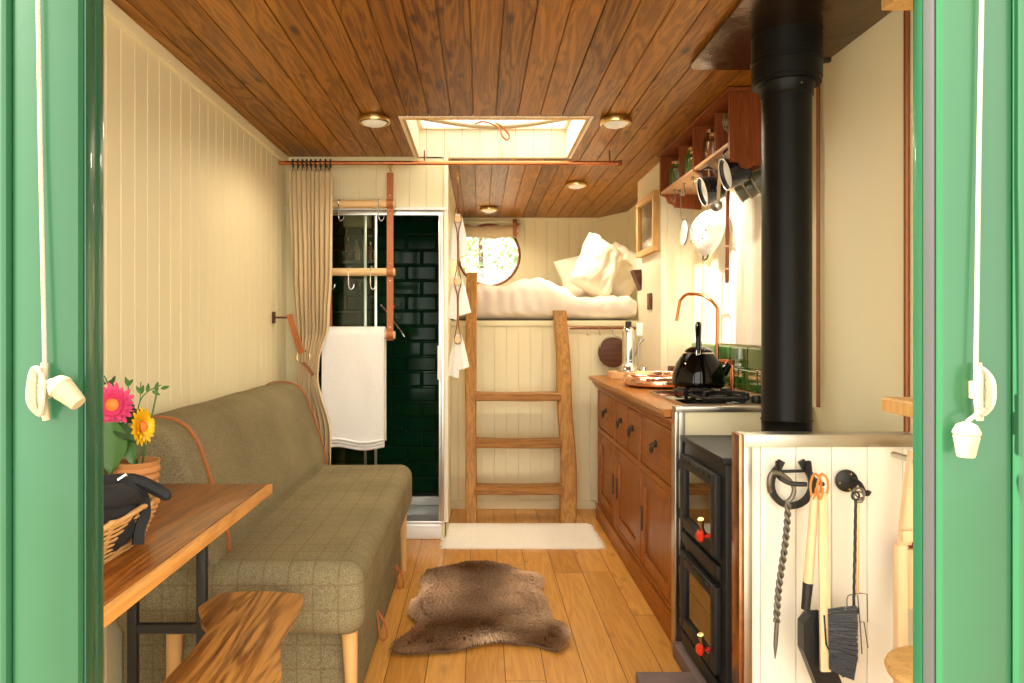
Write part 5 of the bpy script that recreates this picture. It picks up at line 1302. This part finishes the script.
# things half hidden by the right post
fc = thing('folding_chair', 'pale wooden folding chair hung up beside the right doorpost', 'chair', (1.15, 1.86, .25))
for x in (1.118, 1.190):
    b = B(); box(b, x - .012, x + .014, 1.85, 1.875, .24, .62, .003); obj('leg', b, pale_w, fc)
b = B(); prism(b, [(1.112, .62), (1.142, .62), (1.165, .86), (1.142, .87)], 'xz', 1.85, 1.872, .002); obj('back_post', b, pale_w, fc)
b = B(); prism(b, [(1.184, .62), (1.208, .62), (1.212, .87), (1.192, .87)], 'xz', 1.85, 1.872, .002); obj('back_post', b, pale_w, fc)
b = B(); box(b, 1.110, 1.212, 1.835, 1.849, .632, .662, .004); obj('cross_slat', b, pale_w, fc)
b = B(); box(b, 1.130, 1.20, 1.876, 1.885, .44, .60, .002); obj('seat_slat', b, pale_w, fc)
b = B(); lathe(b, [(.008, 0), (.008, .10), (.012, .102), (.012, .112), (.001, .113)], (1.152, 1.95, .843), (0, -1, 0), 14); tag(obj('coat_peg', b, steel), 'small steel peg on the near partition beside the right doorpost', 'peg')
b = B(); box(b, 1.160, 1.21, 1.905, 1.945, .528, .608, .002); bx_ = obj('match_packet', b, label_r); tag(bx_, 'red and dark green packet on the near partition edge by the doorpost', 'packet')
b = B(); box(b, 1.159, 1.211, 1.9035, 1.9465, .529, .552, .001); obj('green_band', b, leaf_d, bx_)
b = B(); box(b, 1.162, 1.166, 1.9035, 1.9045, .565, .60)
for k in range(3): box(b, 1.164, 1.180, 1.9032, 1.9045, .565 + k * .012, .571 + k * .012)
obj('white_marks', b, white_m, bx_)
b = B(); prism(b, [(.985, .995), (.985, 1.02), (.99, 1.026), (1.21, 1.026), (1.21, .990), (.99, .990)], 'xz', 1.58, 1.72, .003); tag(obj('wall_shelf', b, frame_w), 'pale wooden shelf end jutting out just above the near partition', 'shelf')
b = B(); box(b, .985, 1.21, 1.58, 1.72, 1.974, 2.02, .004); tag(obj('wooden_beam', b, frame_w), 'pale wooden block near the ceiling by the right doorpost', 'beam')
sr = thing('round_stool', 'round pale wooden stool top at the foot of the near partition', 'stool', (1.085, 1.60, 0))
b = B(); lathe(b, [(.12, .385), (.13, .39), (.134, .40), (.13, .41), (.12, .414), (.001, .414)], (1.078, 1.60, 0), (0, 0, 1), 40); obj('seat', b, frame_w, sr)
for k in range(3):
    a = 2 * PI * k / 3 + .3; b = B(); tube(b, [(1.078 + .11 * math.cos(a), 1.60 + .11 * math.sin(a), 0), (1.078 + .075 * math.cos(a), 1.60 + .075 * math.sin(a), .387)], [.011, .015], 12); obj('leg', b, frame_w, sr)

# ================================================================== TABLE THINGS
pot = thing('potted_flowers', 'ribbed terracotta pot of pink and yellow flowers on the table', 'flowers', (-.857, 1.75, .7505))
PX, PYY = -.857, 1.75
b = B(); pr = [(.036, .7505), (.040, .755)]
for k in range(5): pr += [(.041 + k * .002, .762 + k * .018), (.045 + k * .002, .766 + k * .018), (.045 + k * .002, .774 + k * .018), (.042 + k * .002, .778 + k * .018)]
pr += [(.053, .858), (.054, .864), (.049, .864), (.044, .80), (.001, .80)]
lathe(b, pr, (PX, PYY, 0), (0, 0, 1), 36); obj('pot', b, terra, pot)
b = B(); lathe(b, [(.045, .83), (.001, .835)], (PX, PYY, 0), (0, 0, 1), 20, caps=False); obj('soil', b, dark_w, pot)
heads = {'pink': Vector((-.908, 1.73, 1.005)), 'yellow': Vector((-.845, 1.745, .950))}
b = B()
for tgt in (heads['pink'], heads['yellow'], Vector((-.93, 1.76, 1.06)), Vector((-.82, 1.77, 1.05)), Vector((-.87, 1.78, .98)), Vector((-.95, 1.76, .95))):
    s0 = Vector((PX + random.uniform(-.015, .015), PYY + random.uniform(-.01, .01), .832)); tube(b, smooth_pts([s0, s0.lerp(tgt, .5) + Vector((.012, 0, .01)), tgt + Vector((0, .012, -.006))], 5), .0022, 6)
obj('stems', b, leaf_m, pot)
def leaf(base, d, up, L_, W_, m_=leaf_m, droop=.3):
    d = Vector(d).normalized(); up = Vector(up); sd = d.cross(up).normalized(); nn = sd.cross(d).normalized(); b = B(); N1 = 10; prev = None
    top, bot = [], []
    for i in range(N1 + 1):
        t = i / N1; w_ = W_ * math.sin(PI * min(1, t * .93 + .07)) ** .8 * (1 - .35 * t); c = Vector(base) + d * L_ * t - nn * 0 + Vector((0, 0, -droop * L_ * t * t))
        top.append([b.verts.new(c + sd * w_ * k + nn * (.15 * abs(k) * W_ + .0008)) for k in (-1, -.5, 0, .5, 1)]); bot.append([b.verts.new(c + sd * w_ * k + nn * (.15 * abs(k) * W_ - .0008)) for k in (-1, -.5, 0, .5, 1)])
    for g, fl in ((top, 0), (bot, 1)):
        for i in range(N1):
            for k in range(4): b.faces.new((g[i][k], g[i][k + 1], g[i + 1][k + 1], g[i + 1][k]))
    for i in range(N1):
        for k in (0, 4): b.faces.new((top[i][k], top[i + 1][k], bot[i + 1][k], bot[i][k]))
    obj('leaf', b, m_, pot, ang=70)
leaf((-.900, 1.71, .965), (.05, -.10, -1), (.2, -1, 0), .125, .045, leaf_m, 0)
leaf((-.875, 1.725, .945), (.3, -.1, -1), (.2, -1, 0), .095, .022, leaf_m, 0)
leaf((-.93, 1.74, .965), (-.8, -.3, .15), (0, -1, .6), .08, .03, leaf_d, .3)
leaf((-.90, 1.72, .955), (.9, -.3, -.25), (0, -1, .8), .07, .020, leaf_d, .3)
leaf((-.89, 1.76, .975), (1, .1, .25), (0, -1, 1), .06, .016, leaf_d, .2)
for k in range(12):
    a = random.uniform(-.6, 3.6); leaf((-.885 + random.uniform(-.03, .025), 1.755 + random.uniform(-.012, .012), .945 + random.uniform(-.03, .035)), (math.cos(a), random.uniform(-.6, .2), math.sin(a) * .8), (0, -1, .4), random.uniform(.035, .06), random.uniform(.008, .014), (leaf_m, leaf_d)[k % 2], .3)
b = B(); sp_ = smooth_pts([(-.865, 1.76, .96), (-.855, 1.76, 1.01), (-.835, 1.76, 1.035), (-.80, 1.755, 1.052)], 6); tube(b, sp_, .0014, 6); tube(b, [(-.86, 1.76, .97), (-.885, 1.76, 1.03), (-.884, 1.76, 1.065)], .0014, 6); tube(b, [(-.855, 1.76, 1.01), (-.85, 1.755, 1.06)], .0012, 6); tube(b, [(-.905, 1.765, 1.02), (-.935, 1.76, 1.055), (-.945, 1.76, 1.075)], .002, 6); obj('sprig', b, leaf_m, pot)
for bx0, dx, dz in ((-.850, .3, 1), (-.850, -.5, .8), (-.835, .2, 1), (-.822, .8, -.4), (-.815, .4, 1), (-.80, 1, .3), (-.884, -.2, 1), (-.885, .6, .6), (-.945, -.3, 1), (-.935, .8, .4), (-.938, -.9, .2), (-.925, .5, .9)):
    zz = 1.035 + .25 * (bx0 + .83) if bx0 > -.87 else (1.05 if bx0 > -.9 else 1.055)
    leaf((bx0, 1.757, zz), (dx, -.1, dz), (0, -1, .2), .024, .0055, leaf_d if bx0 < -.9 else leaf_m, 0)
def flower(nm, c, ax, n_l, R_, m_, dm, lb, lay=3):
    ax = Vector(ax).normalized(); q = Vector((0, 0, 1)).rotation_difference(ax); b = B()
    for ly in range(lay):
        n = n_l - 3 * ly
        for k in range(n):
            a = 2 * PI * k / n + ly * .4; el = .12 + .33 * ly; L1 = R_ * (1 - .22 * ly) * random.uniform(.88, 1.05); W1 = R_ * .15
            pts = []
            for i in range(6):
                t = i / 5; rad = .25 * R_ + (L1 - .25 * R_) * t * math.cos(el * (1 - .5 * t)); hgt = (L1) * t * math.sin(el) * (1 - .35 * t) + .002 * ly; w_ = W1 * (math.sin(PI * min(1, .15 + .8 * t)) ** .7)
                rv = Vector((math.cos(a), math.sin(a), 0)); sv = Vector((-math.sin(a), math.cos(a), 0)); pts.append((rv * rad + Vector((0, 0, hgt)), sv * w_))
            g = [[b.verts.new(c + q @ (p + s_ * k_ + Vector((0, 0, .0012 * (abs(k_))))) ) for k_ in (-1, 0, 1)] for p, s_ in pts]
            for r0, r1 in zip(g, g[1:]):
                for i in range(2): b.faces.new((r0[i], r0[i + 1], r1[i + 1], r1[i]))
    h = obj('flower_head', b, m_, pot, ang=70, label=lb)
    b = B(); lathe(b, [(R_ * .3, -.004), (R_ * .30, .006), (R_ * .18, .013), (.001, .015)], c, ax, 18); obj('disc', b, dm, h)
flower('pink', heads['pink'], (.25, -.95, .15), 19, .054, pink_m, orange_m, 'pink flower head')
flower('yellow', heads['yellow'], (.98, -.16, .08), 17, .050, yellow_m, orange_m, 'yellow flower head', 3)

# wicker basket
bk = thing('wicker_basket', 'small oblong cane basket on the table by the left doorpost', 'basket', (-.83, 1.33, .7505))
def bk_pt(u, z, off=0):
    hx, hy = .115 + .03 * (z - .75) / .08 + off, .175 + .03 * (z - .75) / .08 + off; a = 2 * PI * u; cx_, sy_ = math.cos(a), math.sin(a)
    return Vector((-.822 + hx * abs(cx_) ** .55 * (1 if cx_ > 0 else -1), 1.355 + hy * abs(sy_) ** .55 * (1 if sy_ > 0 else -1), z))
for row in range(8):
    b = B()
    for st in range(2):
        pts = []
        for k in range(160):
            u = k / 160; pts.append(bk_pt(u, .757 + row * .0095 + .0045 * st, .0038 * math.sin(2 * PI * u * 24 + (row * 2 + st) * PI)))
        tube(b, pts, .0026, 5, closed=True)
    obj('weave', b, wicker, bk)
b = B()
for k in range(48): tube(b, [bk_pt(k / 48, .753), bk_pt(k / 48, .833)], .0024, 5)
obj('stakes', b, wicker, bk)
b = B(); rp = [bk_pt(k / 120, .836 + .003 * math.sin(k * PI / 2)) for k in range(120)]; tube(b, rp, .0055, 8, closed=True); obj('rim', b, wicker, bk)
b = B(); prism(b, [(bk_pt(k / 40, .75).x, bk_pt(k / 40, .75).y) for k in range(40)], 'xy', .7508, .754); obj('base', b, wicker, bk)
# black bag in the basket
bg_ = thing('black_bag', 'black canvas bag with straps stuffed in the cane basket', 'bag', (-.83, 1.33, .76))
b = B(); rings = []
for i in range(25):
    t = i / 24; y = 1.21 + .300 * t; e = math.sin(PI * min(max(t, .02), .98)) ** .35; ring = []
    for k in range(28):
        a = 2 * PI * k / 28; ca, sa = math.cos(a), math.sin(a)
        q_ = Vector((-.800 + .120 * e * abs(ca) ** .6 * (1 if ca > 0 else -1), y, .818 + (.058 * e + .008 * math.sin(7 * t)) * abs(sa) ** .7 * (1 if sa > 0 else -1)))
        q_ += Vector((ca, 0, sa)) * (.012 * noise.noise(q_ * 14) + .006 * noise.noise(q_ * 34)); ring.append(q_)
    rings.append(ring)
loft(b, rings); obj('body', b, bag_m, bg_, ang=70)
b = B(); tube(b, smooth_pts([(-.80, 1.30, .885), (-.74, 1.38, .892), (-.695, 1.42, .870), (-.672, 1.405, .83), (-.671, 1.38, .80), (-.670, 1.37, .772)], 5), 0, flat=(.022, .006, (.8, -.5, .3))); obj('strap', b, bag_m, bg_)
b = B(); tube(b, smooth_pts([(-.77, 1.42, .888), (-.71, 1.43, .885), (-.665, 1.43, .868), (-.630, 1.42, .852)], 5), [.008, .010, .011, .012, .013, .014, .014, .014, .014, .014, .014, .014, .013, .012, .010, .006], 8); obj('strap', b, bag_m, bg_)
b = B(); tube(b, [(-.80, 1.22, .85), (-.75, 1.28, .875), (-.70, 1.36, .868), (-.69, 1.42, .85)], [.022, .028, .026, .014], 12); obj('rolled_flap', b, bag_m, bg_)
b = B(); tube(b, [(-.708, 1.37, .898), (-.694, 1.375, .908)], .004, 8); obj('buckle', b, chrome, bg_)

# ================================================================== BLIND CORDS ON THE DOORPOSTS
def post_cord(px_top, px_c, lb, sgn, acorn):
    yc = YF - .062; t = thing('blind_cord', lb, 'cord', P(px_c, 420, yc))
    b = B(); tube(b, [P(px_top, -60, yc), P((px_top + px_c) / 2 - .5, 150, yc), P(px_c, 370, yc - .004)], .0024, 8); obj('cord', b, cord_m, t)
    c = P(px_c, 390, yc); b = B()
    box(b, c.x - .004, c.x + .004, yc - .003, YF - .0555, c.z - .010, c.z + .010, .001)
    tube(b, [c + Vector((.001, -.002, .031)), c + Vector((0, -.004, .012)), c + Vector((0, -.004, -.012)), c + Vector((.003, -.002, -.034))], [.004, .005, .005, .004], 10); obj('cleat', b, acorn_m, t)
    b = B()
    for k in range(5):
        w_ = .0030 + .0011 * k; tube(b, smooth_pts([c + Vector((-w_ * .5, -.010 - .0006 * k, .026)), c + Vector((w_ * 1.1, -.012 - .0008 * k, .012)), c + Vector((w_, -.012 - .001 * k, -.014)), c + Vector((0, -.010, -.027)), c + Vector((-w_ * 1.1, -.012 - .001 * k, -.012)), c + Vector((-w_, -.012 - .0008 * k, .014))], 4, closed=True), .0026, 6, closed=True)
    obj('wound_cord', b, cord_m, t)
    a0, a1 = acorn; ax_ = (a1 - a0).normalized()
    b = B(); tube(b, [c + Vector((0, -.012, .006 if sgn > 0 else -.02)), a0], .0024, 8); obj('cord_tail', b, cord_m, t)
    L1 = (a1 - a0).length; lathe_p = [(.004, 0), (.010, .003), (.0135, .010), (.0140, .013), (.0125, .0145), (.0130, .017), (.0115, .024), (.0095, L1 - .003), (.0085, L1), (.001, L1)]
    b = B(); lathe(b, lathe_p, a0, ax_, 22); obj('acorn', b, acorn_m, t)
yc = YF - .078
post_cord(37, 45, 'cream blind cord with cleat and tilted toggle on the left green doorpost', 1, (P(53, 380, yc), P(79, 404, yc - .002)))
post_cord(983, 976, 'cream blind cord with cleat and hanging toggle on the right green doorpost', -1, (P(967, 422, yc), P(966, 457, yc)))
